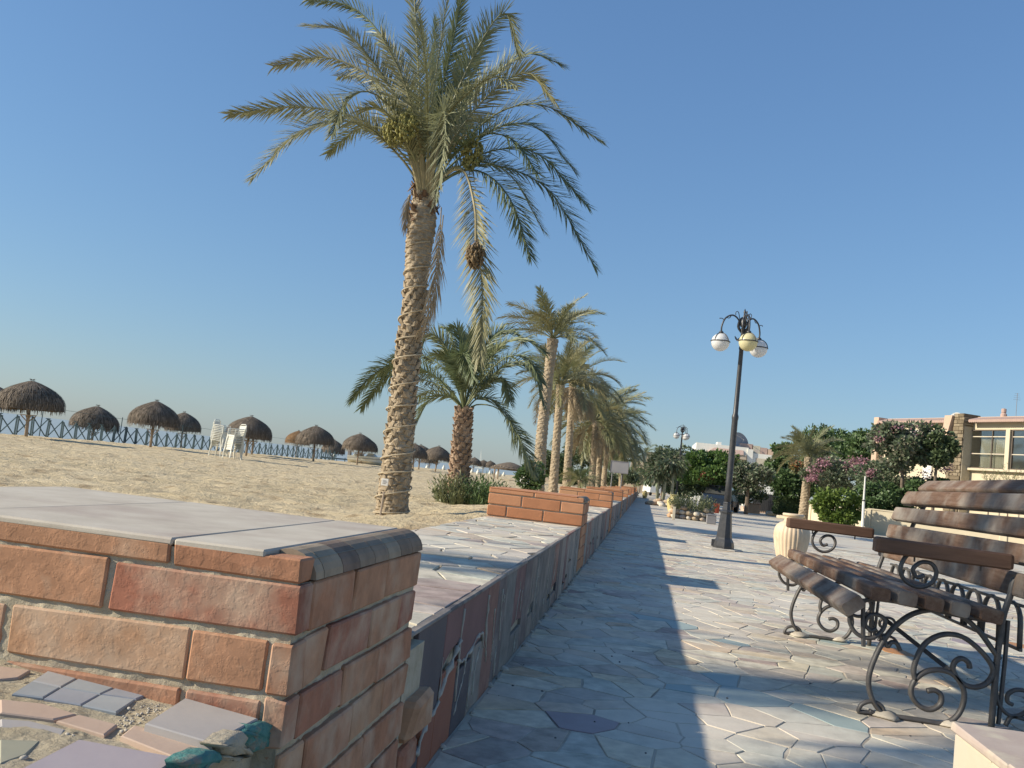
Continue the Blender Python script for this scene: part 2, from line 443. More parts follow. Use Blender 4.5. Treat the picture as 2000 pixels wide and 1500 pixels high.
# ================================================================ SETTING: ground, sand, sea, promenade
def clip(poly, a, b, c):
    """keep a*x+b*y<=c"""
    out = []
    for i in range(len(poly)):
        p = poly[i]; q = poly[(i + 1) % len(poly)]
        dp = a * p[0] + b * p[1] - c; dq = a * q[0] + b * q[1] - c
        if dp <= 0: out.append(p)
        if (dp < 0 < dq) or (dq < 0 < dp):
            t = dp / (dp - dq)
            out.append((p[0] + (q[0] - p[0]) * t, p[1] + (q[1] - p[1]) * t))
    return out
def crazy(x0, x1, y0, y1, cx, cy, gap, seed, jit=0.5):
    """irregular broken-stone cells filling a rectangle"""
    rr = random.Random(seed)
    nx = int((x1 - x0) / cx) + 3; ny = int((y1 - y0) / cy) + 3
    g = {}
    for i in range(-1, nx):
        for j in range(-1, ny):
            g[i, j] = (x0 + (i + .5 + rr.uniform(-jit, jit) + .25 * (j % 2)) * cx, y0 + (j + .5 + rr.uniform(-jit, jit)) * cy)
    for k_ in [k for k in g if rr.random() < .20]: g.pop(k_)
    cells = []
    for (i, j), s in g.items():
        poly = [(s[0]-1.6*cx, s[1]-1.6*cy), (s[0]+1.6*cx, s[1]-1.6*cy), (s[0]+1.6*cx, s[1]+1.6*cy), (s[0]-1.6*cx, s[1]+1.6*cy)]
        for di in (-3, -2, -1, 0, 1, 2, 3):
            for dj in (-3, -2, -1, 0, 1, 2, 3):
                if (di or dj) and (i + di, j + dj) in g:
                    q = g[i + di, j + dj]
                    nx_, ny_ = q[0] - s[0], q[1] - s[1]; L = math.hypot(nx_, ny_)
                    if L < 1e-6: continue
                    nx_ /= L; ny_ /= L
                    poly = clip(poly, nx_, ny_, nx_ * (s[0]+q[0])/2 + ny_ * (s[1]+q[1])/2 - gap/2 * (0.6 + .8 * ((i*7+j*13+di*3+dj*5) % 5) / 4))
                    if len(poly) < 3: break
            if len(poly) < 3: break
        if len(poly) < 3: continue
        for (a, b, c) in ((1,0,x1), (-1,0,-x0), (0,1,y1), (0,-1,-y0)):
            poly = clip(poly, a, b, c)
            if len(poly) < 3: break
        if len(poly) < 3: continue
        ar = abs(sum(poly[k][0]*poly[(k+1)%len(poly)][1] - poly[(k+1)%len(poly)][0]*poly[k][1] for k in range(len(poly)))) / 2
        if ar < cx * cy * .05: continue
        # knock the straight sides about a little
        out = []
        for k in range(len(poly)):
            p = poly[k]; q = poly[(k+1) % len(poly)]
            out.append(p)
            L = math.hypot(q[0]-p[0], q[1]-p[1])
            if L > .12:
                o = rr.uniform(-.25, .7) * gap; m_ = rr.uniform(.35, .65)
                c_ = (sum(a_[0] for a_ in poly)/len(poly), sum(a_[1] for a_ in poly)/len(poly))
                mx, my = lerp(p[0], q[0], m_), lerp(p[1], q[1], m_)
                d = math.hypot(c_[0]-mx, c_[1]-my) + 1e-6
                out.append((mx + (c_[0]-mx)/d*o, my + (c_[1]-my)/d*o))
        cells.append(out)
    return cells

WX = -0.50            # outer face of the seat wall
LZ = 0.40             # top of the seat wall
BX = -1.30            # its back edge

# far ground plane, everything else lies on it
g = MB(); g.add([(-600, -200, -.35), (3000, -200, -.35), (3000, 4000, -.35), (-600, 4000, -.35)], [(0, 1, 2, 3)])
M_ground = mat('dusty earth', [(0.24,0.19,0.13),(0.33,0.27,0.19)], .3, .95)
tag(g.obj('ground', M_ground), kind='structure')
# sea
M_sea = bpy.data.materials.new('sea water'); M_sea.use_nodes = True
nt = M_sea.node_tree; b_ = nt.nodes["Principled BSDF"]
b_.inputs['Base Color'].default_value = (0.30, 0.36, 0.37, 1); b_.inputs['Roughness'].default_value = .6
tc_ = N(nt, "ShaderNodeTexCoord"); mp_ = N(nt, "ShaderNodeMapping"); mp_.inputs['Scale'].default_value = (1.2, .5, 1)
n_ = N(nt, "ShaderNodeTexNoise"); n_.inputs['Scale'].default_value = 1.2; n_.inputs['Detail'].default_value = 5
nt.links.new(tc_.outputs['Object'], mp_.inputs[0]); nt.links.new(mp_.outputs[0], n_.inputs['Vector'])
bp_ = N(nt, "ShaderNodeBump"); bp_.inputs['Strength'].default_value = .6; bp_.inputs['Distance'].default_value = .25
nt.links.new(n_.outputs['Fac'], bp_.inputs['Height']); nt.links.new(bp_.outputs[0], b_.inputs['Normal'])
s_ = MB(); s_.add([(-8000, -2000, -.30), (-20, -2000, -.30), (-20, 8500, -.30), (-8000, 8500, -.30)], [(0, 1, 2, 3)])
tag(s_.obj('sea', M_sea), kind='structure')

# sand
def sand_z(x, y, fine=True):
    z = 0.24 * smooth((x + 3.7) / 2.0)
    z += .03 * mnoise.noise(Vector((x * .25, y * .25, 0)))
    edge = -24.3 + .8 * mnoise.noise(Vector((0, y * .06, 3)))
    z -= .42 * smooth((edge - x) / 2.2 + .45)
    if fine:
        a = .050 + .015 * mnoise.noise(Vector((x*.15, y*.15, 9)))
        k = mnoise.noise(Vector((x * 2.1, y * 2.1, 1.7)))
        z += a * (1 - 2.2 * abs(k)) * 1.0 + .5 * a * mnoise.noise(Vector((x * 5.2, y * 5.2, 4.1)))
    return z
ys = [1.2]
while ys[-1] < 170: ys.append(ys[-1] + max(.07, ys[-1] * .0075))
xs = []
x = -1.28
while x > -27.5:
    xs.append(x); x -= .085 + .0035 * (-x)
sv = []
for yy in ys:
    for xx in xs:
        far = smooth((yy - 70) / 80)
        sv.append((xx, yy, sand_z(xx, yy, True) if yy < 110 else sand_z(xx, yy, False)))
nx_ = len(xs)
sf = [(j*nx_+i, (j+1)*nx_+i, (j+1)*nx_+i+1, j*nx_+i+1) for j in range(len(ys)-1) for i in range(nx_-1)]
me = bpy.data.meshes.new('sand'); me.from_pydata(sv, [], [f[::-1] for f in sf]); 
me.polygons.foreach_set('use_smooth', [True]*len(me.polygons))
M_sand = mat('beach sand', [(0.53,0.425,0.25),(0.62,0.505,0.315),(0.67,0.56,0.37)], 1.3, .95, 1.0, 5.5, .09, blotch=((0.40,0.30,0.175), 2.6, .50, .66))
me.materials.append(M_sand)
sand = bpy.data.objects.new('sand', me); scene.collection.objects.link(sand); tag(sand, kind='structure')
g = MB()
g.add([(-24, 169, -.02), (WX, 169, -.02), (WX, 900, -.02), (-24, 900, -.02), (-27, -80, -.03), (BX, -80, -.03), (BX, 1.25, -.03), (-27, 1.25, -.03)], [(0, 1, 2, 3), (4, 5, 6, 7)])
tag(g.obj('beach', M_sand), kind='structure')

# promenade: mortar bed, broken stone slabs set in it, plain worn paving farther on
M_pave = bpy.data.materials.new('distant crazy paving'); M_pave.use_nodes = True
nt = M_pave.node_tree; b_ = nt.nodes["Principled BSDF"]; b_.inputs['Roughness'].default_value = .75
tc_ = N(nt, "ShaderNodeTexCoord")
vo = N(nt, "ShaderNodeTexVoronoi"); vo.inputs['Scale'].default_value = 3.6
nt.links.new(tc_.outputs['Object'], vo.inputs['Vector'])
sp = N(nt, "ShaderNodeSeparateColor"); nt.links.new(vo.outputs['Color'], sp.inputs[0])
c1 = ramp(nt, sp.outputs[0], [c for c in STN], 'CONSTANT')
v2 = N(nt, "ShaderNodeTexVoronoi", feature='DISTANCE_TO_EDGE'); v2.inputs['Scale'].default_value = 3.6
nt.links.new(tc_.outputs['Object'], v2.inputs['Vector'])
mr = N(nt, "ShaderNodeMapRange"); mr.inputs[1].default_value = .02; mr.inputs[2].default_value = .05
nt.links.new(v2.outputs['Distance'], mr.inputs[0])
mx = N(nt, "ShaderNodeMix", data_type='RGBA'); nt.links.new(mr.outputs[0], mx.inputs['Factor']); mx.inputs[6].default_value = (.50,.46,.38,1); nt.links.new(c1, mx.inputs[7])
n_ = N(nt, "ShaderNodeTexNoise"); n_.inputs['Scale'].default_value = .5; n_.inputs['Detail'].default_value = 7
nt.links.new(tc_.outputs['Object'], n_.inputs['Vector'])
mr2 = N(nt, "ShaderNodeMapRange"); mr2.inputs[1].default_value = .35; mr2.inputs[2].default_value = .65
nt.links.new(n_.outputs['Fac'], mr2.inputs[0])
mx2 = N(nt, "ShaderNodeMix", data_type='RGBA'); nt.links.new(mr2.outputs[0], mx2.inputs['Factor']); nt.links.new(mx.outputs[2], mx2.inputs[6]); mx2.inputs[7].default_value = (.56,.51,.42,1)
nt.links.new(mx2.outputs[2], b_.inputs['Base Color'])

YB = 19.0; XB = 8.2
g = MB(); g.add([(WX-.1, -40, 0), (XB, -40, 0), (XB, YB, 0), (WX-.1, YB, 0)], [(0, 1, 2, 3)])
prom = g.obj('promenade', M_joint); tag(prom, kind='structure')
g = MB(); g.add([(WX-.1, YB, .008), (26, YB, .008), (26, 200, .008), (WX-.1, 200, .008), (XB, -40, .008), (26, -40, .008), (26, YB, .008), (XB, YB, .008)], [(0, 1, 2, 3), (4, 5, 6, 7)])
tag(g.obj('distant_paving', M_pave, prom))
cells = crazy(WX + .01, XB, 1.6, YB, .165, .155, .0065, 11)
info = []
for c in cells:
    cx = sum(p[0] for p in c) / len(c); cy = sum(p[1] for p in c) / len(c)
    # share of the picture it takes
    px = 1262 + cx / cy * F
    vis = 760 < px < 2080
    if cx > cy * .43 + .3: continue
    ar = abs(sum(c[k][0]*c[(k+1)%len(c)][1] - c[(k+1)%len(c)][0]*c[k][1] for k in range(len(c)))) / 2
    info.append(((ar / cy ** 3) if vis and cy > 2.3 else 0, cx, cy, c))
info.sort(key=lambda t: -t[0])
rest = MB(); rr = random.Random(5)
for k, (a, cx, cy, c) in enumerate(info):
    top = .0028 + rr.uniform(-.0010, .0012)
    if k < 290:
        m_ = MB(); m_.prism([(p[0]-cx, p[1]-cy) for p in c], -.004, top, .002)
        mt = M_flag
        q = rr.random()
        if q < .010: mt = M_flag_o
        elif q < .030: mt = M_flag_p
        elif q < .05: mt = M_flag_t
        o = m_.obj('flagstone', mt, prom, loc=(cx, cy, 0))
    else:
        rest.cur = rr.random() + .001
        rest.prism(c, -.004, top, .002)
tag(rest.obj('flagstone_field', M_flag, prom), kind='stuff')
# leaf crumbs and pebbles on the slabs
cr = MB()
for k in range(60):
    yy = 2.6 + rr.random() ** 1.5 * 9; xx = rr.uniform(WX + .05, .45 * yy)
    r = rr.uniform(.0025, .006)
    cr.lathe([(r*.4, 0), (r, r*.3), (r*.7, r*.8), (r*.1, r)], (xx, yy, .012), 5)
tag(cr.obj('crumbs', M_iron_dusty), label='dark crumbs and tiny pebbles lying scattered over the shaded paving slabs', cat='debris', kind='stuff')

# ================================================================ SEAT WALL
D0 = 1.33; DT = .74; DSP = 6.62
DY = [D0 + DSP * i for i in range(9)]
YEND = DY[-1] + 9
wall = empty('seat_wall', (WX, D0, 0))
tag(wall, 'long low seat wall with broken stone top and tall dark slab cladding between brick dividers', 'wall')
def on_wall(o):
    o.matrix_parent_inverse = Matrix.Translation((-WX, -D0, 0)); return o
w = MB(); w.box(BX, WX - .014, -3, YEND, -.1, LZ - .012)
on_wall(w.obj('wall_core', M_mortar, wall))
# cladding slabs
rr = random.Random(21)
def slab(y0, y1, z0a, z0b, z1, m, proud=.0, name='cladding_slab', lift=0):
    pts = [(WX + proud, y0, z0a), (WX + proud, (y0+y1)/2 + rr.uniform(-.03, .03), (z0a+z0b)/2 + rr.uniform(-.012, .012)),
           (WX + proud, y1, z0b), (WX + proud, y1, z1 + rr.uniform(-.003, .003)), (WX + proud, y0, z1 + rr.uniform(-.003, .003))]
    mb = MB(); mb.sprism([Vector(p) - Vector((WX, y0, 0)) for p in pts], (1, 0, 0), .013, .003)
    o = mb.obj(name, m, wall); o.location = (0, y0 - D0, 0)
    return o
# the first, broken stretch
G = .006
slab(2.27, 2.60, .105, .150, LZ-.004, M_slab_dark)
slab(2.60+G, 2.84, .245, .285, LZ-.004, M_slab_mar)
slab(2.84+G, 3.30, .205, .235, LZ-.004, M_slab_mar)
slab(2.26, 2.42, .0, .0, .085, M_slab_dark)
slab(2.43, 2.58, .0, .0, .135, M_slab_red)
slab(2.585, 2.83, .0, .0, .225, M_slab_red)
slab(2.835, 3.08, .0, .0, .185, M_slab_dark)
slab(3.09, 3.31, .0, .0, .215, M_slab)
y = 3.30 + G
nsl = 0
while y < YEND and nsl < 150:
    wd = rr.uniform(.17, .34)
    inD = any(dy - .01 < y + wd * .5 < dy + DT + .01 for dy in DY)
    if inD: y += .05; continue
    for dy in DY:
        if y < dy < y + wd: wd = dy - y - G
    if wd < .06: y += wd + .02; continue
    if y < 30 and rr.random() < .45:
        zb = rr.uniform(.08, .26)
        slab(y, y + wd - G, zb, zb + rr.uniform(-.03, .03), LZ - .004, M_slab); slab(y, y + wd - G, 0, 0, zb - .035, M_slab)
        nsl += 2
    else:
        slab(y, y + wd - G, 0, 0, LZ - .004, M_slab if rr.random() > .12 else M_slab_dark); nsl += 1
    y += wd
far = MB()
while y < YEND:
    far.cur = rr.random() + .001
    wd = rr.uniform(.2, .34); far.box(WX - .013, WX, y, y + wd - G, 0, LZ - .004); y += wd
tag(on_wall(far.obj('cladding_field', M_slab, wall)), kind='stuff')
# smeared pale mortar runs on the broken stretch
dr = MB()
def drip(pts, r):
    q = []
    for (yy, zz) in pts: q.append((WX + .001, yy, zz))
    q = catmull(q, 5)
    q = [p + Vector((0, rr.uniform(-.006, .006), rr.uniform(-.006, .006))) for p in q]
    dr.tube(q, [r * .55 * rr.uniform(.3, 1.6) for _ in q], 6)
drip([(2.24, .05), (2.30, .10), (2.40, .075), (2.46, .12), (2.60, .15)], .010)
drip([(2.60, .15), (2.60, .28)], .005)
drip([(2.60, .16), (2.68, .215), (2.74, .235), (2.83, .28)], .014)
drip([(2.84, .38), (2.845, .22), (2.85, .1)], .006)
drip([(2.84, .225), (2.95, .205), (3.08, .23), (3.22, .245), (3.31, .19)], .009)
drip([(2.98, .20), (2.95, .14), (2.86, .06)], .005)
drip([(3.10, .225), (3.09, .10), (3.10, .02)], .006)
drip([(3.30, .36), (3.315, .25), (3.36, .17), (3.40, .12)], .008)
drip([(3.22, .20), (3.17, .14), (3.16, .05)], .007)
for k in range(34):
    y0 = 3.4 + rr.random() * 7; z0 = rr.uniform(.1, .38)
    if DY[1] - .1 < y0 < DY[1] + DT + .1: continue
    z_ = z0; yy = y0; pts = []
    for _ in range(rr.randint(2, 5)):
        pts.append((yy, max(.01, z_))); z_ -= rr.uniform(.02, .09); yy += rr.uniform(-.03, .03)
    drip(pts if len(pts) > 1 else [(y0, z0), (y0, z0 - .05)], rr.uniform(.003, .008))
for k in range(40):     # crumbled mortar at the foot
    yy = 2.3 + rr.random() * 9; r = rr.uniform(.008, .028)
    dr.lathe([(r, 0), (r*.8, r*.5), (r*.2, r*.8)], (WX + rr.uniform(-.005, .02), yy, .0), 6)
tag(on_wall(dr.obj('mortar_smears', M_mortar_pale, wall, True)), kind='stuff')
# stone lip along the edge
for i in range(len(DY)):
    ya = DY[i] + DT + .01; yb = (DY[i+1] if i + 1 < len(DY) else YEND) - .01
    y = ya
    while y < yb - .1 and i < 4:
        L = rr.uniform(.35, .75); L = min(L, yb - y)
        mb = MB(); mb.cham(-.016, .005, 0, L - .006, LZ - .008, LZ + .004 + rr.uniform(-.002, .002), .003, .002, rr)
        o = mb.obj('edge_stone', M_slab, wall); o.location = (0, y - D0, 0)
        y += L
# crazy paving on the terraces behind the edge
npv = 0
topf = MB()
for i in range(5):
    ya = DY[i] + DT + .005; yb = DY[i+1] - .005
    for c in crazy(BX + .01, WX - .018, ya, yb, .16 if i < 2 else .28, .20 if i < 2 else .28, .008, 40 + i, .48):
        cx = sum(p[0] for p in c) / len(c); cy = sum(p[1] for p in c) / len(c)
        t = LZ + rr.uniform(-.002, .003)
        if i == 0:
            mb = MB(); mb.prism([(p[0]-cx, p[1]-cy) for p in c], LZ - .02, t, .003)
            mt = M_flag
            o = mb.obj('flagstone', mt, wall); o.location = (cx - WX, cy - D0, 0); npv += 1
        else:
            topf.cur = rr.random() + .001; topf.prism(c, LZ - .02, t, .004)
tag(on_wall(topf.obj('flagstone_field', M_flag, wall)), kind='stuff')
g = MB(); g.box(BX, WX - .03, DY[5] + DT, YEND, LZ - .02, LZ)
on_wall(g.obj('far_top', M_pave, wall))

# ------------------------------------------------ near end of the seat wall: loose odd tiles on a mortar bed
def lz(x): return .085 * max(0.0, WX - .02 - x)      # the bed rises away from the promenade
def c7(x, y, z=LZ):
    q = P(x / 3.571, 1250 + y / 3.571, z)
    for _ in range(6): q = P(x / 3.571, 1250 + y / 3.571, z + lz(q.x))
    q.z = z; return q
def flat_tile(pts, z1, m, name='tile', th=.014, ins=.0025):
    q = [c7(a, b, z1) for a, b in pts]
    A = sum(q[i].x*q[(i+1)%len(q)].y - q[(i+1)%len(q)].x*q[i].y for i in range(len(q)))
    if A < 0: q = q[::-1]
    c = sum(q, Vector()) / len(q)
    mb = MB(); mb.prism([(p.x - c.x, p.y - c.y) for p in q], z1 - th, z1, ins)
    mb.v = [(v[0], v[1], v[2] + lz(v[0] + c.x)) for v in mb.v]
    o = mb.obj(name, m, wall); o.location = (c.x - WX, c.y - D0, 0); return o
M_tile_grey = mat('grey tile dusty', [(0.36,0.335,0.315),(0.46,0.43,0.395)], 7, .7, .2, 60, .0015)
M_tile_mauve = mat('mauve tile', [(0.36,0.31,0.325),(0.44,0.385,0.385)], 6, .7, .2, 60, .0015)
M_tile_blue = mat('blue grey tile', None, 8, .6, .2, 60, .0015, rcols=[(0.36,0.385,0.39),(0.40,0.42,0.41),(0.33,0.345,0.37),(0.43,0.42,0.40)], vary=.2)
M_tile_tan = mat('tan tile', [(0.46,0.33,0.245),(0.54,0.41,0.315)], 8, .8, .3, 60, .002)
M_tile_moss = mat('green stained tile', [(0.26,0.27,0.20),(0.40,0.37,0.27)], 5, .8, .3, 60, .002)
M_turq = mat('turquoise paint', [(0.06,0.20,0.185),(0.10,0.28,0.25),(0.17,0.27,0.24)], 30, .8, 1.0, 90, .006, blotch=((0.28,0.26,0.21), 30, .50, .60))
M_bedding = mat('sandy bedding mortar', [(0.38,0.32,0.21),(0.50,0.43,0.30),(0.54,0.48,0.36)], 9, .95, 1.0, 70, .012, bump2=(50, 1.0))
nb = MB()
nxb, nyb = 70, 90
vs = []
for j in range(nyb + 1):
    for i in range(nxb + 1):
        xx = lerp(BX, WX - .012, i / nxb); yy = lerp(-.6, D0 + .01, j / nyb)
        zz = LZ - .0005 + .003 * mnoise.noise(Vector((xx*14, yy*14, 0))) + .002 * mnoise.noise(Vector((xx*45, yy*45, 0)))
        vs.append((xx, yy, zz + lz(xx)))
nb.add(vs, [(j*(nxb+1)+i, j*(nxb+1)+i+1, (j+1)*(nxb+1)+i+1, (j+1)*(nxb+1)+i) for j in range(nyb) for i in range(nxb)])
on_wall(nb.obj('bedding_mortar', M_bedding, wall, True))
flat_tile([(1290,402),(1800,545),(1480,715),(1012,580)], LZ+.016, M_tile_grey, th=.03)
flat_tile([(935,592),(1440,722),(1272,835),(842,665)], LZ+.006, M_tile_tan)
flat_tile([(550,690),(1250,818),(980,1000),(-60,1000)], LZ+.010, M_tile_mauve)
flat_tile([(345,205),(540,262),(425,325),(225,282)], LZ+.003, M_tile_blue)
flat_tile([(222,285),(420,328),(300,400),(85,372)], LZ+.003, M_tile_blue)
flat_tile([(548,264),(812,322),(700,375),(430,328)], LZ+.003, M_tile_blue)
flat_tile([(425,331),(695,378),(565,450),(305,404)], LZ+.003, M_tile_blue)
flat_tile([(820,324),(1075,357),(950,410),(706,376)], LZ+.003, M_tile_blue)
flat_tile([(700,379),(945,413),(810,502),(572,453)], LZ+.003, M_tile_blue)
flat_tile([(0,412),(300,440),(535,515),(375,552),(0,505)], LZ+.003, M_tile_tan)
flat_tile([(548,518),(822,588),(728,660),(395,560)], LZ+.003, M_tile_tan)
flat_tile([(0,548),(200,560),(460,625),(425,678),(300,655),(0,600)], LZ+.001, M_tile_grey)
flat_tile([(-120,165),(215,208),(130,262),(-120,285)], LZ+.003, M_tile_tan)
flat_tile([(0,690),(280,700),(180,800),(0,860)], LZ+.001, M_tile_moss)
lump = MB()
for (a, b, r) in ((470,660,.006),(510,668,.004),(1165,775,.007),(1130,785,.005),(165,825,.008),(850,640,.006),(880,630,.005),(1190,410,.006),(1455,700,.005),(1800,520,.010),(1850,540,.010),(1765,535,.006),(1240,425,.005),(900,480,.006)):
    c = c7(a, b, LZ); r *= .6; lump.lathe([(r, -.002), (r*1.05, r*.3), (r*.5, r*.6), (r*.1, r*.65)], (c.x, c.y, LZ + lz(c.x)), 7, lambda R_, z, a: R_ * (1 + .3 * math.sin(2 * a + r * 999)))
for k in range(90):
    a = rr.uniform(820, 1260); t = (a - 820) / 440
    b = lerp(600, 400, t) + rr.uniform(-60, 70)
    c = c7(a, b, LZ); r = rr.uniform(.001, .0028)
    lump.lathe([(r, 0), (r*.8, r*.6), (r*.1, r)], (c.x, c.y, LZ - .001 + lz(c.x)), 5)
tag(on_wall(lump.obj('mortar_lumps', M_mortar_pale, wall, True)), kind='stuff')
# broken turquoise edge pieces
def chunk(pts, m, name, th=.022, x=WX + .001):
    q0_ = [PX(a / 3.571, 1250 + b / 3.571, x) for a, b in pts]; q = []
    for i in range(len(q0_)):
        for t in (0, .33, .67): q.append(q0_[i].lerp(q0_[(i+1) % len(q0_)], t) + Vector((0, rr.uniform(-.0025, .0025), rr.uniform(-.0025, .0025))))
    c = sum(q, Vector()) / len(q)
    q = [p - c for p in q]
    n = len(q); mb = MB()
    mid = [p * rr.uniform(.70, .85) + Vector((rr.uniform(.004, .012), 0, 0)) for p in q]
    vs = [p - Vector((th, 0, 0)) for p in q] + q + mid + [Vector((.009, 0, 0))]
    fs = []
    for L in (0, 1):
        for i in range(n):
            fs.append((L*n+i, L*n+(i+1)%n, (L+1)*n+(i+1)%n, (L+1)*n+i))
    for i in range(n): fs.append((2*n+i, 2*n+(i+1)%n, 3*n))
    mb.add(vs, fs)
    o = mb.obj(name, m, wall, True); o.location = (c.x - WX, c.y - D0, c.z); return o
chunk([(1690,640),(1750,590),(1830,555),(1910,585),(1940,650),(1900,710),(1840,745),(1750,790),(1700,740)], M_turq, 'edge_chunk')
chunk([(1500,725),(1590,680),(1690,640),(1705,740),(1745,792),(1640,815),(1540,790)], M_mortar, 'edge_chunk')
chunk([(1270,850),(1440,760),(1530,790),(1520,840),(1420,900),(1290,960)], M_turq, 'edge_chunk')
chunk([(1540,800),(1640,820),(1720,800),(1700,830),(1600,850),(1540,840)], M_mortar, 'edge_chunk')
# ================================================================ BRICK DIVIDERS
def brick_course(prefix_y, rnd, fx, z0, z1, brks):
    pass
def make_divider(hero):
    """block of coursed brickwork, origin at its near outer foot"""
    rnd = random.Random(3 if hero else 8)
    WH = WX + .022 if hero else WX
    root = empty('brick_divider', (WH, D0, 0))
    LX = -.86 if hero else -.80      # length away from the promenade
    ZT = .645
    core = MB(); core.box(LX + .008, -.006, .008, DT - .008, 0, ZT - .012)
    if hero:
        # rough mortar skin that shows between the bricks
        core = MB(); n1, n2 = 110, 74
        vs = []; fs = []
        def sheet(fn, a, b):
            o = len(vs)
            for j in range(b + 1):
                for i in range(a + 1):
                    vs.append(fn(i / a, j / b))
            for j in range(b):
                for i in range(a):
                    k = o + j*(a+1) + i
                    fs.append((k, k+1, k+a+2, k+a+1))
        def nz(p): return .0022 * mnoise.noise(Vector(p) * 70) + .0024 * mnoise.noise(Vector(p) * 22) 
        sheet(lambda u, v: (lerp(LX, -.0015, u), .002 - nz((u*.9, 0, v*.65)), v * (ZT - .012)), 130, 96)
        sheet(lambda u, v: (-.0025 + nz((0, u*.74, v*.65)), lerp(.001, DT - .006, u), v * (.602)), 90, 80)
        sheet(lambda u, v: (lerp(-.005, LX, u), DT - .006, v * (ZT - .010)), 4, 4)
        sheet(lambda u, v: (LX, lerp(DT - .006, .006, u), v * (ZT - .010)), 4, 4)
        sheet(lambda u, v: (lerp(LX, -.005, u), lerp(.006, DT - .006, v), ZT - .010), 4, 4)
        core.add(vs, fs)
    core.obj('mortar_core', M_mortar, root, hero)
    mb_ = M_brick if hero else M_brickfar
    # courses from the top down (z1, z0)
    if hero:
        rows = [(.607, .636), (.531, .601), (.448, .519), (.372, .437), (.290, .360), (.206, .278), (.122, .194), (.040, .110)]
    else:
        rows = [(.600, .636), (.505, .590), (.410, .495), (.315, .400), (.220, .305), (.125, .210), (.03, .115)]
    hx = lambda px, py: PY(px, py, D0).x - WH
    if hero:
        front = [[(-.86, hx(-80, 1010)), (hx(-72, 1010), hx(338, 1040)), (hx(345, 1040), -.002)],
                 [(-.86, hx(-150, 1100)), (hx(-140, 1100), hx(214, 1110)), (hx(226, 1110), -.002)],
                 [(-.86, hx(-340, 1200)), (hx(-330, 1200), hx(10, 1190)), (hx(22, 1200), hx(372, 1225)), (hx(381, 1225), hx(523, 1250)), (hx(533, 1260), -.002)],
                 [(-.86, hx(-150, 1300)), (hx(-140, 1300), hx(3, 1260)), (hx(12, 1290), hx(358, 1320)), (hx(366, 1340), hx(510, 1360)), (hx(520, 1360), -.002)]]
    else:
        front = [[(-.80, -.42), (-.41, -.002)], [(-.80, -.52), (-.51, -.19), (-.18, -.002)], [(-.80, -.64), (-.63, -.33), (-.32, -.002)], [(-.80, -.50), (-.49, -.18), (-.17, -.002)]]
    c_ = .003 if hero else .005
    for k, (z0, z1) in enumerate(rows):
        segs = front[k] if k < len(front) else None
        if segs:
            for (a, b) in segs:
                if b - a < .02: continue
                m = MB(); pr = rnd.uniform(-.001, .0015)
                b_ = b + (.009 if b > -.01 else 0)
                if k == 0 and b > -.01: b_ = b + .004
                m.cham(a, b_, -.003 - pr, .05, z0 + rnd.uniform(-.002, .002), z1 + rnd.uniform(-.002, .002), c_, .0022 if hero else .001, rnd)
                m.obj('brick', mb_, root)
        # end face towards the promenade
        y = 0.052 if segs else .0; 
        alt = (k % 2) * .11
        first = True
        while y < DT - .02 and k > 0:
            L = rnd.uniform(.20, .27)
            if first: L = .10 + alt; first = False
            e = min(DT, y + L)
            if DT - e < .06: e = DT
            m = MB(); pr = rnd.uniform(-.002, .003)
            m.cham(-.05, .006 + pr, y + .003, e - .003, z0 + rnd.uniform(-.003, .003), z1 + rnd.uniform(-.003, .003), c_, .0022 if hero else .001, rnd)
            if y > .04 or not segs: m.obj('brick', mb_, root)
            y = e
        # far face and back, seen from beyond only
        if k < 4:
            for (a, b) in ((LX, LX * .66), (LX * .65, LX * .33), (LX * .32, -.055)):
                m = MB(); m.cham(a, b - .008, DT - .05, DT + .004, z0, z1, c_, .001, rnd); m.obj('brick', mb_, root)
            for (a, b) in ((.055, .36), (.37, DT - .055)):
                m = MB(); m.cham(LX - .006, LX + .04, a, b, z0, z1, c_, .001, rnd); m.obj('brick', mb_, root)
    # cap: dusty tiles, dark rounded tiles along the promenade end
    z0, z1 = ZT - .011, ZT
    if hero:
        cuts = [-.86, -.515, -.31, -.052]
        cuts = [LX - .004, hx(-80, 1010), hx(345, 1040), -.052]
    else: cuts = [LX, -.40, -.052]
    for i in range(len(cuts) - 1):
        nyt = [(-.004, DT * .5), (DT * .5 + .003, DT + .003)] if not hero else [(-.004, DT + .003)]
        for (a, b) in nyt:
            m = MB(); m.cham(cuts[i], cuts[i+1] - .003, a, b, z0, z1 + rnd.uniform(-.0008, .0008), .003, .0005, rnd)
            m.obj('cap_tile', M_captile if hero else M_brickfar, root)
    nseg = 8 if hero else 5
    for i in range(nseg):
        a = max(.050, i * DT / nseg - .004); b = (i + 1) * DT / nseg - .007
        m = MB(); prof = []
        for q in range(7):
            an = q / 6 * math.pi / 2
            prof.append((-.040 + .048 * math.sin(an), ZT - .040 + .042 * math.cos(an)))
        vs = []
        n = len(prof)
        for yy in (a, b):
            vs.append((-.053, yy, ZT - .001)) 
            for (xx, zz) in prof: vs.append((xx, yy, zz))
            vs.append((-.053, yy, ZT - .042))
        K = n + 2
        fs = [(j, j + 1, K + j + 1, K + j) for j in range(K - 1)] + [tuple(range(K))[::-1], tuple(range(K, 2 * K)), (K - 1, 0, K, 2 * K - 1)]
        m.add(vs, [f[::-1] for f in fs]); m.obj('bullnose_tile', M_bulltile, root)
    return root
near = make_divider(True)
tag(near, 'nearest brick divider, dusty tiled top with dark rounded end tiles, cut by the frame', 'brick divider', 'brick dividers along the seat wall')
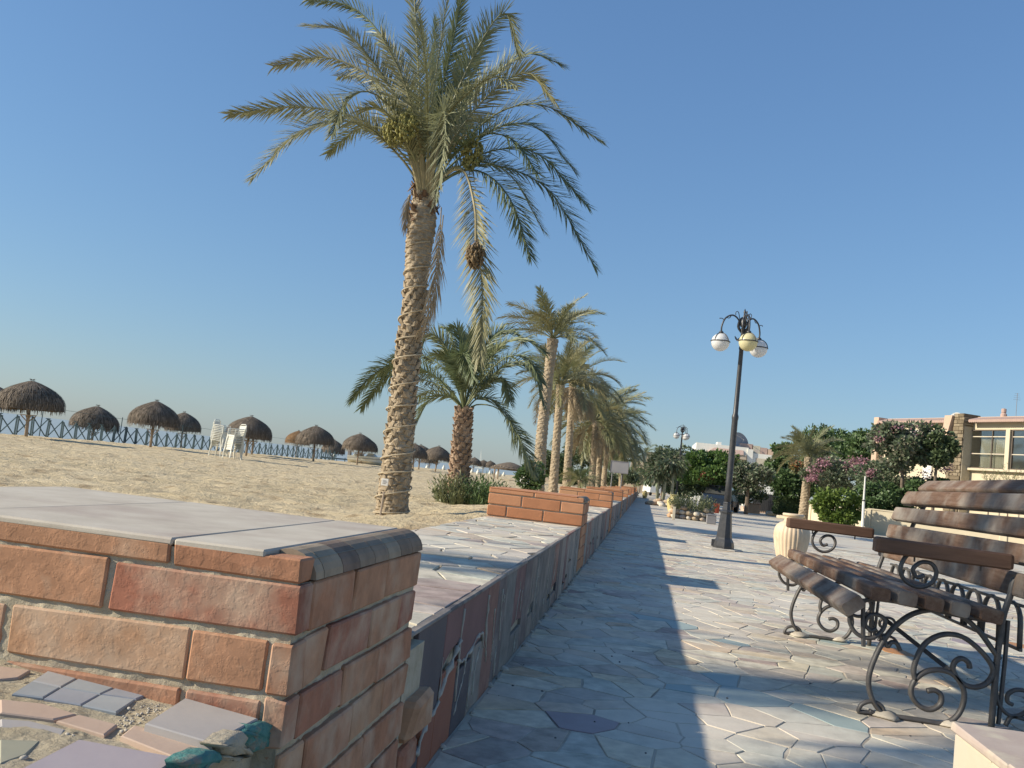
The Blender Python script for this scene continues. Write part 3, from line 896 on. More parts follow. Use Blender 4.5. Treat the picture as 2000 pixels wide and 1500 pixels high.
# ragged stub at the divider's far foot
st = MB(); st.box(-.10, .0, DT - .005, DT + .165, 0, LZ - .02); 
o = st.obj('mortar_stub', M_mortar, near)
m = MB(); m.cham(-.09, .030, DT + .02, DT + .20, .185, .265, .012, .008, random.Random(4)); m.obj('brick', M_brick, near)
m = MB(); m.cham(-.09, .018, DT - .0, DT + .15, .10, .172, .008, .006, random.Random(5)); m.obj('brick', M_brick, near)
m = MB(); m.cham(-.09, .014, DT - .0, DT + .17, .015, .088, .008, .006, random.Random(6)); m.obj('brick', M_brick, near)
proto = make_divider(False)
ordn = ['second', 'third', 'fourth', 'fifth', 'sixth', 'seventh', 'eighth', 'farthest']
for i in range(1, len(DY)):
    r_ = proto if i == 1 else copy_tree(proto)
    r_.location = (WX, DY[i], 0)
    lab = 'orange brick divider with tiled top, %s along the seat wall from the camera' % ordn[i-1]
    if i == 1: lab = 'orange brick divider standing on the paved ledge just right of the green tufted short palm'
    tag(r_, lab, 'brick divider', 'brick dividers along the seat wall')
# ================================================================ BENCH
BY0, BY1 = 4.02, 6.06
def c3(x, y, yy=BY0): return PY(1460 + x / 2.419, 880 + y / 2.419, yy)
BO = Vector((1.25, 4.0, 0))
bench = empty('park_bench', BO)
tag(bench, 'slatted wooden bench with curved back and scrolling black wrought iron end frames', 'bench')
def scroll(pts, yy, r=.0095, name='scroll', par=None, per=5):
    q = [c3(a, b) for a, b in pts]
    q = [Vector((p.x, yy, max(.012, p.z))) - BO for p in q]
    q = catmull(q, per)
    m = MB(); m.tube(q, r, 8, True, (Vector((0, 1, 0)), 1.5))
    return m.obj(name, M_iron_dusty, par or bench, True)
C1 = [(1190,985),(1150,930),(1090,850),(1010,782),(900,752),(780,772),(680,848),(610,960),(572,1080),(592,1180),(650,1260),(720,1308),(830,1318),(930,1308),(1000,1240),(1024,1150),(990,1075),(930,1040),(850,1042),(790,1085),(772,1145),(805,1200),(860,1224),(908,1200),(914,1155),(882,1132),(848,1136)]
C2 = [(792,1085),(785,1030),(815,945),(860,895),(930,868),(1010,878),(1085,930),(1145,1000),(1160,1050),(1128,1100),(1070,1118),(1010,1095),(972,1040),(978,1000),(1010,982),(1042,1000),(1050,1028)]
C3 = [(650,1255),(632,1205),(585,1185),(540,1198),(524,1235),(540,1272),(578,1274),(600,1248),(575,1228)]
C4 = [(485,762),(484,815),(520,868),(585,886),(636,850),(650,800),(612,775),(572,782),(556,820),(582,850),(608,842)]
C5 = [(640,872),(660,925),(680,905),(705,912),(722,945)]
C6 = [(1172,1000),(1172,1100),(1180,1180),(1215,1235),(1262,1255),(1320,1230),(1345,1180),(1320,1140),(1270,1130),(1232,1150),(1228,1185),(1252,1200)]
C6b = [(1262,1255),(1240,1262),(1218,1300)]
C6c = [(1262,1255),(1330,1280),(1370,1330)]
C7 = [(800,472),(748,500),(722,560),(745,615),(805,645),(866,628),(892,580),(870,535),(820,528),(782,560),(800,598),(835,590)]
for yy in (BY0, BY1):
    fr_ = bench
    for k, c in enumerate((C1, C2, C3, C4, C5, C6, C6b, C6c, C7)):
        scroll(c, yy, .0105 if k in (0, 1) else .0085)
    # rear post, follows the back curve up to the top rail
    q = [c3(1152, 1290), c3(1178, 1000), c3(1205, 800), c3(1240, 690), c3(1275, 600)]
    q = [Vector((p.x, yy, max(0, p.z))) for p in q]
    q = [Vector((q[0].x, yy, 0))] + q[1:] + [Vector((1.575, yy, .60)), Vector((1.60, yy, .72)), Vector((1.65, yy, .84)), Vector((1.73, yy, .96)), Vector((1.80, yy, 1.03))]
    m = MB(); m.tube([p - BO for p in catmull(q, 4)], .013, 6, True, (Vector((0, 1, 0)), 1.4)); m.obj('rear_post', M_iron_dusty, bench, True)
    q = [c3(1165, 1290), c3(1196, 1000), c3(1212, 800)]
    m = MB(); m.tube([Vector((p.x + .015, yy, max(0, p.z))) - BO for p in q], .009, 6); m.obj('strut', M_iron_dusty, bench)
    # front leg, seat bearer
    q = [c3(548, 700), c3(545, 800), c3(548, 925)]
    m = MB(); m.tube([Vector((p.x, yy, p.z)) - BO for p in q], .009, 6, True, (Vector((0, 1, 0)), 1.6)); m.obj('bracket', M_iron_dusty, bench)
    q = [c3(470, 770), c3(560, 700), c3(700, 706), c3(900, 752), c3(1100, 790), c3(1215, 800)]
    m = MB(); m.tube([Vector((p.x, yy, p.z - .006)) - BO for p in catmull(q, 4)], .009, 6); m.obj('seat_bearer', M_iron_dusty, bench)
# base plate strips
for yy in (BY0, BY1):
    m = MB(); m.tube([Vector((c3(600,1280).x, yy, .008)) - BO, Vector((c3(960,1310).x, yy, .008)) - BO], .008, 6); m.obj('foot_bar', M_iron_dusty, bench)
# slats
def slat(cx, cz, w, h, ang, y0, y1, name='slat', mt=None, sag=0.0, rnd=.012):
    """long board: section w (across) by h (thick) turned by ang in the end plane, rounded edges"""
    m = MB(); K = 12; vs = []; n = 7
    ca, sa = math.cos(ang), math.sin(ang)
    ring = []
    for (sx, sz) in ((1, 1), (-1, 1), (-1, -1), (1, -1)):
        for q in range(3):
            a0 = {(1, 1): 0, (-1, 1): 90, (-1, -1): 180, (1, -1): 270}[(sx, sz)] + q * 45
            ring.append((sx * (w/2 - rnd) + rnd * math.cos(math.radians(a0)), sz * (h/2 - rnd) + rnd * math.sin(math.radians(a0))))
    for i in range(n):
        t = i / (n - 1); y = lerp(y0, y1, t)
        e = .90 if i in (0, n - 1) else 1.0
        if i == 1: y = y0 + .015
        if i == n - 2: y = y1 - .015
        dz = random.uniform(-.0015, .0015) - sag * 4 * t * (1 - t)
        for (a, b) in ring:
            a *= e; b *= e
            vs.append((cx + a * ca - b * sa - BO.x, y - BO.y, cz + a * sa + b * ca + dz))
    fs = [(i*K+j, i*K+(j+1)%K, (i+1)*K+(j+1)%K, (i+1)*K+j) for i in range(n-1) for j in range(K)]
    fs += [tuple(reversed(range(K))), tuple((n-1)*K+j for j in range(K))]
    m.add(vs, fs)
    return m.obj(name, mt or M_wood, bench)
SY0, SY1 = 3.93, 6.16
seat_ends = [(500, 728), (632, 675), (760, 698), (887, 722), (1010, 748), (1160, 778)]
angs = [math.radians(38), math.radians(-4), math.radians(-5), math.radians(-6), math.radians(-7), math.radians(-8)]
wid = [.092, .078, .078, .078, .078, .088]
for (a, b), an, w_ in zip(seat_ends, angs, wid):
    p = c3(a, b, SY0)
    slat(p.x, p.z - .004, w_, .056, an, SY0 + random.uniform(-.012, .012), SY1 + random.uniform(-.01, .01))
backs = [(1.475, .580, .094, 82), (1.515, .695, .084, 79), (1.545, .803, .084, 73), (1.590, .905, .088, 64), (1.70, .985, .088, 42)]
for (x, z, w_, an) in backs:
    slat(x, z, w_, .046, math.radians(an), SY0 - .02 + random.uniform(-.015, .015), SY1 + .03 + random.uniform(-.02, .02), 'back_slat')
# armrests
for (yy, pa, pb) in ((BY0, (1708, 1062), (1975, 1098)), (BY1, (1537, 1020), (1705, 1042))):
    q0 = PY(pa[0], pa[1], yy); q1 = PY(pb[0], pb[1], yy); d = (q1 - q0).normalized(); up = Vector((0, 1, 0)).cross(d) * -1
    m = MB(); vs = []
    nrm = d.cross(Vector((0, 1, 0)))
    K = 8
    for p, e in ((q0, .85), (q0 + d * .012, 1), (q1 - d * .012, 1), (q1, .85)):
        for (a, b) in ((.035, -.028), (.035, .024), (.028, .031), (-.028, .031), (-.035, .024), (-.035, -.024), (-.028, -.031), (.028, -.031)):
            vs.append(p + Vector((0, a * e, 0)) + (nrm if nrm.z > 0 else -nrm) * b * e - BO)
    fs = [(i*K+j, i*K+(j+1)%K, (i+1)*K+(j+1)%K, (i+1)*K+j) for i in range(3) for j in range(K)] + [tuple(range(K)), tuple(3*K+j for j in reversed(range(K)))]
    m.add(vs, fs); m.obj('armrest', M_wood_red, bench)
    for t in (.3, .78):
        p = q0 + d * (.52 * t)
        m = MB(); m.tube([p - Vector((0, 0, .02)) - BO, p - Vector((0, 0, .050)) - BO], .004, 5); m.obj('bolt', M_iron_dusty, bench)
# iron arcade under the back slats, running along the bench, with two rails
xr = 1.50
za, zb = .325, .525
for zz, nm in ((.50, 'rail'), (.33, 'rail')):
    m = MB(); m.tube([Vector((xr, BY0, zz)) - BO, Vector((xr, BY1, zz)) - BO], .008, 4); m.obj(nm, M_iron_dusty, bench)
na = 9; pitch = (BY1 - BY0) / na
arch = MB(); q = []
for k in range(9):
    an = math.pi * k / 8
    q.append((0, pitch * .5 - pitch * .40 * math.cos(an) , .43 + .075 * math.sin(an)))
q = [(0, pitch * .5 - pitch * .43, .33)] + q + [(0, pitch * .5 + pitch * .43, .33)]
arch.tube(q, .0065, 6, True, (Vector((1, 0, 0)), 1.7))
am = arch.mesh('arch', M_iron_dusty, True)
for k in range(na): inst('arch', am, bench, (xr - BO.x, BY0 + pitch * k - BO.y, 0))
# diagonal tie from the far front foot to the near rear
q = [Vector((1.02, 5.2, .34)), c3(960, 1040)]
m = MB(); m.tube([c3(640, 790, 4.35) - BO, c3(960, 1042, BY0) - BO], .012, 4); m.obj('tie_bar', M_iron_dusty, bench)
for k, (px, py) in enumerate(((1545, 1238), (1635, 1258), (1722, 1402), (1560, 1085))):
    pass
# mortar feet
mf = MB()
for (x, y, r) in ((1.0, 6.06, .075), (1.24, 6.06, .04), (1.02, 4.02, .06), (1.27, 4.02, .05), (1.5, 4.04, .04)):
    mf = MB()
    mf.lathe([(r, 0), (r * .8, .010), (r * .4, .020), (r*.1, .024)], (x - BO.x, y - BO.y, .008), 9, lambda r_, z, a: r_ * (1 + .25 * math.sin(3 * a + r * 90)))
    mf.obj('mortar_pad', M_joint, bench, True)

# ================================================================ STREET LAMPS
def make_lamp():
    root = empty('street_lamp')
    H = 3.52
    K = 8
    prof = [(.155, 0), (.155, .05), (.145, .11), (.120, .15), (.112, .17), (.083, .50), (.083, .52), (.094, .535), (.094, .555), (.066, .575), (.056, .66), (.060, .67), (.052, .69)]
    m = MB(); m.lathe(prof, k=8); m.obj('base', M_iron, root)
    m = MB(); m.box(-.175, -.12, -.03, .03, .03, .13); m.obj('access_box', M_iron, root)
    m = MB(); m.lathe([(.050, .66), (.047, 1.0), (.044, 1.9), (.050, 1.93), (.050, 1.96), (.037, 2.0), (.032, 2.95), (.040, 2.98), (.032, 3.02), (.030, 3.2), (.045, 3.26), (.02, 3.30)], k=14); m.obj('pole', M_iron, root, True)
    m = MB()
    m.lathe([(.018, 3.28), (.045, 3.33), (.05, 3.38), (.025, 3.43), (.012, 3.5), (.02, 3.53), (.004, 3.58)], k=10)
    for k in range(6):
        a = k * math.pi / 3 + .3; u = Vector((math.cos(a), math.sin(a), 0))
        m.tube(catmull([Vector((0,0,3.22)) + u * .03, Vector((0,0,3.30)) + u * .085, Vector((0,0,3.40)) + u * .07, Vector((0,0,3.45)) + u * .03], 3), [.014, .018, .02, .018, .016, .014, .012, .01, .009, .006], 5)
        m.tube(catmull([Vector((0,0,3.15)) + u * .02, Vector((0,0,3.10)) + u * .09, Vector((0,0,3.15)) + u * .12], 3), .008, 5)
    m.obj('finial', M_iron, root, True)
    M_globe = bpy.data.materials.get('opal globe') or mat('opal globe', [(0.80,0.80,0.79),(0.85,0.85,0.83)], 2, .25, spec=.5, trans=.35)
    M_globe_y = bpy.data.materials.get('yellowed globe') or mat('yellowed globe', [(0.76,0.70,0.42),(0.82,0.76,0.50)], 2, .3, spec=.5, trans=.35)
    for k, an in enumerate((196, 280, 38)):
        a = math.radians(an); u = Vector((math.cos(a), math.sin(a), 0)); R = .335
        q = [Vector((0,0,3.30)) + u * .03, Vector((0,0,3.42)) + u * .10, Vector((0,0,3.46)) + u * .19, Vector((0,0,3.40)) + u * .29, Vector((0,0,3.28)) + u * R, Vector((0,0,3.18)) + u * R]
        m = MB(); m.tube(catmull(q, 5), .0125, 7)
        # curled tendrils
        for (s, z0, dz) in ((.07, 3.42, .1), (.20, 3.46, -.05), (.31, 3.37, .02)):
            c0 = Vector((0, 0, z0)) + u * s
            cu = [c0, c0 + u * .03 + Vector((0, 0, dz)), c0 + u * .07 + Vector((0, 0, dz * .9)), c0 + u * .065 + Vector((0, 0, dz * .5))]
            m.tube(catmull(cu, 3), .006, 5)
        m.lathe([(.02, 3.20), (.035, 3.185), (.035, 3.155), (.02, 3.15)], (u.x * R, u.y * R, 0), 10)
        arm = m.obj('arm', M_iron, root, True)
        cz = 3.03; gr = .135
        g = MB(); c = Vector((u.x * R, u.y * R, cz))
        prof = [(max(.002, gr * math.sin(math.pi * i / 16)), -gr * math.cos(math.pi * i / 16)) for i in range(17)]
        g.lathe(prof, c, 28); g.obj('globe', M_globe_y if k == 1 else M_globe, root, True)
        g = MB()
        for b in range(4):
            bu = Vector((math.cos(a + b * math.pi / 2 + .6), math.sin(a + b * math.pi / 2 + .6), 0))
            g.tube([c + Vector((0, 0, .004 + (gr + .004) * math.cos(t))) + bu * (gr + .004) * math.sin(t) for t in [i * math.pi / 2 / 7 for i in range(8)]], .006, 5)
        ring = [c + Vector((math.cos(t), math.sin(t), 0)) * (gr + .005) for t in [i * math.pi / 12 for i in range(25)]]
        g.tube([p + Vector((0, 0, .012)) for p in ring], .008, 6)
        g.obj('globe_cage', M_iron, root, True)
    return root
L1 = make_lamp(); p = P(1412, 1074, 0); L1.location = (p.x, p.y, .01); L1.scale = (1.0, 1.0, 1.0)
tag(L1, 'tall black street lamp with two white globes and one yellowed globe, near the fluted vase', 'street lamp', 'black globe street lamps on the promenade')
L2 = copy_tree(L1); L2.scale = (1.14,) * 3; p = P(1319, 987, 0); L2.location = (p.x, p.y * 1.0, .01); L2.rotation_euler = (0, 0, math.radians(25)); 
tag(L2, 'small distant black globe street lamp rising in front of the dark feathery tree', 'street lamp', 'black globe street lamps on the promenade')
for ch in L2.children:
    if ch.name.startswith('globe') and 'cage' not in ch.name and ch.data.materials[0].name.startswith('yellowed'):
        ch.data = ch.data.copy(); ch.data.materials[0] = bpy.data.materials['opal globe']
pd = MB(); pd.lathe([(.26, 0), (.24, .014), (.16, .02), (.02, .02)], (L1.location.x, L1.location.y, .006), 14, lambda r, z, a: r * (1 + .18 * math.sin(2 * a + 1) + .1 * math.sin(5 * a)))
o = pd.obj('mortar_pad', M_mortar_pale, L1); o.matrix_parent_inverse = L1.matrix_world.inverted() if False else Matrix.Translation(-Vector(L1.location))

# ================================================================ VASES, BLOCK, PLANTER
def vase(name, label, x, y, s, m, flutes=26, group=None):
    prof = [(.145, 0), (.155, .02), (.175, .08), (.205, .20), (.225, .32), (.225, .40), (.205, .47), (.165, .515), (.125, .535), (.112, .56), (.112, .60), (.135, .615), (.138, .635), (.128, .645), (.105, .642), (.10, .60), (.02, .58)]
    def fl(r, z, a):
        if .03 < z < .50: return r * (1 + .022 * (abs(math.sin(a * flutes / 2)) - .5) * 2)
        return r
    pr = catmull([Vector((r, 0, z)) for r, z in prof], 3)
    mb = MB(); mb.lathe([(max(.003, p.x * s), p.z * s) for p in pr], (0, 0, 0), flutes * 5 if flutes else 40, (lambda r, z, a: fl(r, z / s, a)) if flutes else None)
    o = mb.obj(name, m, None, True, (x, y, .01)); tag(o, label, 'vase', group); return o
p = P(1542, 1100, 0)
vase('clay_vase', 'big cream clay vase with vertical flutes behind the far end of the bench', 1.95, 13.0, 1.0, M_clay)
p = P(1303, 991, 0)
vase('clay_vase', 'plain yellow clay vase at the left end of the stone planter', p.x, 33, .95, M_yclay, 0)
p = P(1260, 962, 0)
vase('clay_vase', 'small yellow jar far away where the seat wall meets the horizon', WX + .45 + .03, 62, .75, M_yclay, 0)

blk = empty('stone_block', (1.2, 2.2, 0)); tag(blk, 'cream stone block with chipped tile top at the bottom right corner', 'stone block')
# top corner seen at (1865,1410); front-left edge runs down to (1842,1500)
zb_ = .38
c0 = P(1866, 1410, zb_); c1 = P(2010, 1432, zb_)
cl = P(1842, 1500, .25)
bx0, by1 = c0.x, c0.y
m = MB(); m.cham(bx0 + .010, bx0 + .7, by1 - .62, by1 - .010, 0, zb_ - .022, .004, .001); m.obj('block_core', M_mortar_pale, blk).location = (-1.2, -2.2, 0)
for i in range(3):
    m = MB(); m.cham(bx0, bx0 + .012, by1 - .62 + i * .207, by1 - .62 + (i + 1) * .207 - .005, .005, zb_ - .022, .003, .001); m.obj('side_tile', M_cream, blk).location = (-1.2, -2.2, 0)
M_block_top = mat('dusty pink tile', [(0.40,0.31,0.26),(0.50,0.42,0.35)], 7, .8, .4, 60, .002, blotch=((0.55,0.48,0.36), 9, .5, .65))
for i in range(2):
    for j in range(2):
        m = MB(); m.cham(bx0 - .006 + i * .36, bx0 - .006 + i * .36 + .355, by1 - .62 + j * .315, by1 - .62 + j * .315 + .310, zb_ - .020, zb_ + random.uniform(-.001, .001), .003, .0015)
        m.obj('top_tile', M_block_top, blk).location = (-1.2, -2.2, 0)

pl = P(1352, 1017, 0)
plx, ply = pl.x, pl.y + .55
planter = empty('stone_planter', (plx, ply, 0)); tag(planter, 'low planter ringed with rough limestone rubble, grey green shrub on top', 'planter')
rr = random.Random(77)
for ring, (z, R, n_) in enumerate(((.0, .62, 22), (.13, .58, 20), (.25, .53, 15))):
    for k in range(n_):
        a = 2 * math.pi * (k + .5 * ring) / n_ + rr.uniform(-.05, .05)
        if ring == 2 and rr.random() < .3: continue
        s = rr.uniform(.062, .10); mb = MB()
        vs = []; 
        for i in range(5):
            th = math.pi * i / 4
            for j in range(7):
                ph = 2 * math.pi * j / 7 + i * .3
                q = s * rr.uniform(.8, 1.15)
                vs.append((q * 1.25 * math.sin(th) * math.cos(ph), q * math.sin(th) * math.sin(ph), q * .8 * math.cos(th)))
        fs = [(i*7+j, (i+1)*7+j, (i+1)*7+(j+1)%7, i*7+(j+1)%7) for i in range(4) for j in range(7)]
        mb.add(vs, fs)
        o = mb.obj('stone', M_rock, planter, True); o.location = (R * math.cos(a), R * .9 * math.sin(a), z + .06); o.rotation_euler = (rr.uniform(-.3, .3), rr.uniform(-.3, .3), a + math.pi/2)
mb = MB(); mb.lathe([(.55, 0), (.52, .25), (.3, .30), (.02, .32)], k=14); mb.obj('soil', M_ground, planter, True)
def spray(n, R, zb, h0, h1, seed, leaf=.035, w=.006, lean=.5):
    """upright bushy stems with many small narrow leaves"""
    rr = random.Random(seed); mb = MB()
    for k in range(n):
        a = rr.random() * 6.283; r = R * math.sqrt(rr.random())
        p0 = Vector((r * math.cos(a), r * math.sin(a), zb))
        h = rr.uniform(h0, h1) * (1 - .35 * (r / R) ** 2)
        d = Vector((math.cos(a) * r / R * lean + rr.uniform(-.2, .2), math.sin(a) * r / R * lean + rr.uniform(-.2, .2), 1)).normalized()
        p1 = p0 + d * h
        s = Vector((-d.y, d.x, .01)).normalized() * w * .5
        mb.cur = rr.random() + .001
        mb.add([p0 - s, p0 + s, p1], [(0, 1, 2)])
        m_ = int(h / leaf * 1.6)
        for i in range(m_):
            q = p0 + d * h * ((i + rr.random()) / m_)
            dd = (d * .8 + Vector((rr.uniform(-1, 1), rr.uniform(-1, 1), rr.uniform(-.2, .6)))).normalized() * leaf * rr.uniform(.7, 1.4)
            ss = dd.cross(Vector((rr.uniform(-1, 1), rr.uniform(-1, 1), rr.uniform(-1, 1)))).normalized() * w
            mb.add([q - ss * .4, q + dd * .5 + ss, q + dd, q + dd * .5 - ss], [(0, 1, 2, 3)])
    return mb
o = spray(330, .60, .26, .22, .52, 9, .06, .011).obj('shrub', M_leaf_olive, planter)
post = MB(); post.cham(-.035, .035, -.035, .035, 0, .34, .004); pp = P(1315, 1016, 0)
tag(post.obj('marker_post', M_cream, None, False, (pp.x, pp.y, .01)), 'short pale stone post at the left corner of the rubble planter', 'post')
pp = P(1388, 1024, 0)
bx = MB(); bx.cham(-.12, .12, -.12, .12, 0, .22, .012); bx.cham(-.13, .13, -.13, .13, .22, .245, .008)
tag(bx.obj('grey_box', M_grey, None, False, (pp.x, pp.y, .01)), 'small dull grey box on the ground beside the lamp foot', 'box')
pp = P(1398, 1008, 0)
rb = empty('red_bin', (pp.x, pp.y, .01)); tag(rb, 'small red bin between the rubble planter and the lamp post', 'bin')
b = MB(); b.lathe([(.10, .10), (.115, .42), (.12, .43), (.12, .45)], k=12); b.obj('bucket', M_red, rb)
b = MB(); b.tube([(0.0, .13, 0), (0.0, .13, .52)], .012, 6); b.obj('stand', M_grey, rb)
# second mound of rubble with the three slim trunks
# ================================================================ PALMS
def frond_mb(path, L, n=60, w=.012, bare=.16, seed=0, roll=0.0, vee=.5, droop=.25, side=None, rach=.012, fwd=(58, 26), jit=.16):
    """feather leaf along a smooth path: midrib plus two ranks of narrow pointed leaflets"""
    rr = random.Random(seed); mb = MB()
    P_ = catmull(path, 7); n_ = len(P_)
    cum = [0.0]
    for i in range(1, n_): cum.append(cum[-1] + (P_[i] - P_[i-1]).length)
    T = cum[-1]
    def at(s):
        for i in range(1, n_):
            if cum[i] >= s:
                t = (s - cum[i-1]) / max(1e-9, cum[i] - cum[i-1]); return P_[i-1].lerp(P_[i], t), (P_[i] - P_[i-1]).normalized()
        return P_[-1], (P_[-1] - P_[-2]).normalized()
    mb.tube(P_[::2] + ([P_[-1]] if (n_ - 1) % 2 else []), [lerp(rach, rach * .2, (i / max(1, len(P_[::2])))) for i in range(len(P_[::2]) + (1 if (n_ - 1) % 2 else 0))], 5)
    if side is None:
        h = path[-1] - path[0]; h = Vector((h.x, h.y, 0))
        if h.length < .05: h = Vector((1, 0, 0))
        side = h.normalized().cross(Vector((0, 0, 1)))
    for k in range(n):
        f = (k + rr.random() * .5) / n
        s = T * (bare + (1 - bare) * f)
        p, t = at(s)
        sd = (side - t * side.dot(t)).normalized()
        nm = sd.cross(t).normalized()
        if roll:
            q = Matrix.Rotation(roll * (1 - .3 * f), 3, t); sd = q @ sd; nm = q @ nm
        prof = min(1.0, .35 + 2.6 * f) * (1.0 if f < .55 else lerp(1.0, .42, (f - .55) / .45))
        ang = math.radians(lerp(fwd[0], fwd[1], f))
        for sg in (1, -1):
            a = ang + rr.uniform(-jit, jit)
            v = vee + rr.uniform(-.45, .45)
            d = (t * math.cos(a) + (sd * sg * math.cos(v) + nm * math.sin(v)) * math.sin(a)).normalized()
            l = L * prof * rr.uniform(.82, 1.12)
            p1 = p + d * l * .5 - Vector((0, 0, droop * l * .10))
            p2 = p + d * l - Vector((0, 0, droop * l * rr.uniform(.25, .6)))
            wv = d.cross(nm + sd * sg * .3 + Vector((rr.uniform(-.3, .3), rr.uniform(-.3, .3), rr.uniform(-.3, .3)))).normalized() * w * rr.uniform(.8, 1.15)
            mb.add([p - wv * .35, p + wv * .35, p1 + wv * .5, p2, p1 - wv * .5], [(0, 1, 2, 4), (4, 2, 3)])
    return mb
def trunk_mb(path, rads, pitch=.075, nar=14, depth=.10, k=36, seed=0, flare=0.0, rough=.03):
    rr = random.Random(seed)
    P_ = catmull(path, 10); n_ = len(P_)
    cum = [0.0]
    for i in range(1, n_): cum.append(cum[-1] + (P_[i] - P_[i-1]).length)
    T = cum[-1]; rows = max(10, int(T / pitch * 6))
    vs = []; i = 1
    for j in range(rows + 1):
        s = T * j / rows
        while i < n_ - 1 and cum[i] < s: i += 1
        t = (s - cum[i-1]) / max(1e-9, cum[i] - cum[i-1]); p = P_[i-1].lerp(P_[i], min(1, max(0, t)))
        f = s / T * (len(rads) - 1); a = int(min(f, len(rads) - 2)); r = lerp(rads[a], rads[a+1], f - a)
        for q in range(k):
            an = 2 * math.pi * q / k
            u = q / k * nar
            # staggered leaf bases: each overlaps the next like a scale
            row = s / pitch
            ph = (row + (.5 if int(u + .5 * int(row)) % 2 else 0) + .2 * mnoise.noise(Vector((int(u) * 3.1, int(row) * 1.7, seed)))) % 1.0
            cu = abs(((u + .5 * (int(row) % 2)) % 1.0) - .5) * 2
            b = (1 - ph) * (1 - cu ** 2 * .8)
            nz = mnoise.noise(Vector((math.cos(an) * 3, math.sin(an) * 3, s * 9 + seed)))
            rr_ = r * (1 - depth * .5 + depth * b + rough * nz)
            vs.append((p.x + rr_ * math.cos(an), p.y + rr_ * math.sin(an), p.z))
    fs = [(j*k+q, j*k+(q+1)%k, (j+1)*k+(q+1)%k, (j+1)*k+q) for j in range(rows) for q in range(k)]
    fs.append(tuple(rows*k+q for q in range(k)))
    mb = MB(); mb.add(vs, fs); return mb
# ---- the big date palm -------------------------------------------------
Y1 = 10.9; K1 = Y1 / 12.9
def w1(px, py, dy=0.0): return PY(px, py, Y1 + dy * K1)
b0 = PY(766, 1007, Y1); 
palm = empty('date_palm', (b0.x, Y1, 0)); O1 = Vector(palm.location)
tag(palm, 'tallest date palm, cable wound round its scaly leaning trunk, one fruit bunch hanging low', 'palm tree')
tp = [w1(762, 1040), w1(766, 985), w1(776, 900), w1(785, 800), w1(796, 700), w1(808, 600), w1(817, 500), w1(826, 420), w1(829, 372)]
rad = [K1 * r_ for r_ in (.235, .215, .205, .185, .168, .152, .148, .150, .185, .205, .15)]
t_ = trunk_mb([p - O1 for p in tp], rad, .075, 10, .15, 44, 2, rough=.05)
t_.obj('trunk', M_trunk, palm)
def boots(tp_, r0, r1, n, w, h, out, seed, m, par, O, zlo=.0):
    rr = random.Random(seed); mb = MB(); L = len(tp_) - 1
    for k in range(n):
        t = (k + .5) / n * L; a_ = int(min(t, L - 1e-4)); p = tp_[a_].lerp(tp_[a_ + 1], t - a_) - O
        if p.z < zlo: continue
        an = k * 2.39996; r = lerp(r0, r1, min(1, k / n * 1.3)) * rr.uniform(.94, 1.0); u = Vector((math.cos(an), math.sin(an), 0)); s = Vector((-u.y, u.x, 0))
        ww = w * rr.uniform(.7, 1.15); hh = h * rr.uniform(.7, 1.3); oo = out * rr.uniform(.5, 1.5); tw = rr.uniform(-.02, .02)
        b = p + u * r
        A = b - s * ww * .5 - u * .02; B = b + s * ww * .5 - u * .02; C = b + s * (ww * .28 + tw) + u * oo + Vector((0, 0, hh)); D = b - s * (ww * .28 - tw) + u * oo * rr.uniform(.8, 1.1) + Vector((0, 0, hh * rr.uniform(.85, 1.05))); E_ = b + u * (oo * .1) + Vector((0, 0, hh)) - u * .04
        M1 = b + u * .012 + Vector((0, 0, hh * .1))
        mb.cur = rr.random() + .001
        mb.add([A, B, C, D, E_, M1], [(0, 5, 3), (5, 2, 3), (5, 1, 2), (3, 2, 4), (0, 3, 4), (1, 4, 2)])
    o = mb.obj('trunk_scales', m, par); o['kind'] = 'stuff'; return o
boots(tp, .225 * K1, .150 * K1, 520, .095, .072, .017, 71, M_trunk, palm, O1)
# ragged sheath at the crown foot
rr = random.Random(12); sh = MB()
for k in range(70):
    a = rr.random() * 6.28; z = rr.uniform(-.42, .10); c = w1(829, 372) - O1
    u = Vector((math.cos(a), math.sin(a), 0)); p = c + u * .15 * K1 + Vector((0, 0, z)); l = rr.uniform(.05, .16)
    s = Vector((-u.y, u.x, 0)) * rr.uniform(.02, .04)
    q = p + u * l * .6 + Vector((0, 0, l * .9 if rr.random() < .75 else -l))
    sh.add([p - s, p + s, q + s * .5, q - s * .5, p - u * .05], [(0, 1, 2, 3), (0, 3, 4), (1, 4, 2)])
sh.obj('leaf_bases', mat('palm sheath dark', [(0.10,0.06,0.035),(0.22,0.14,0.085)], 14, .95, .8, 60), palm)
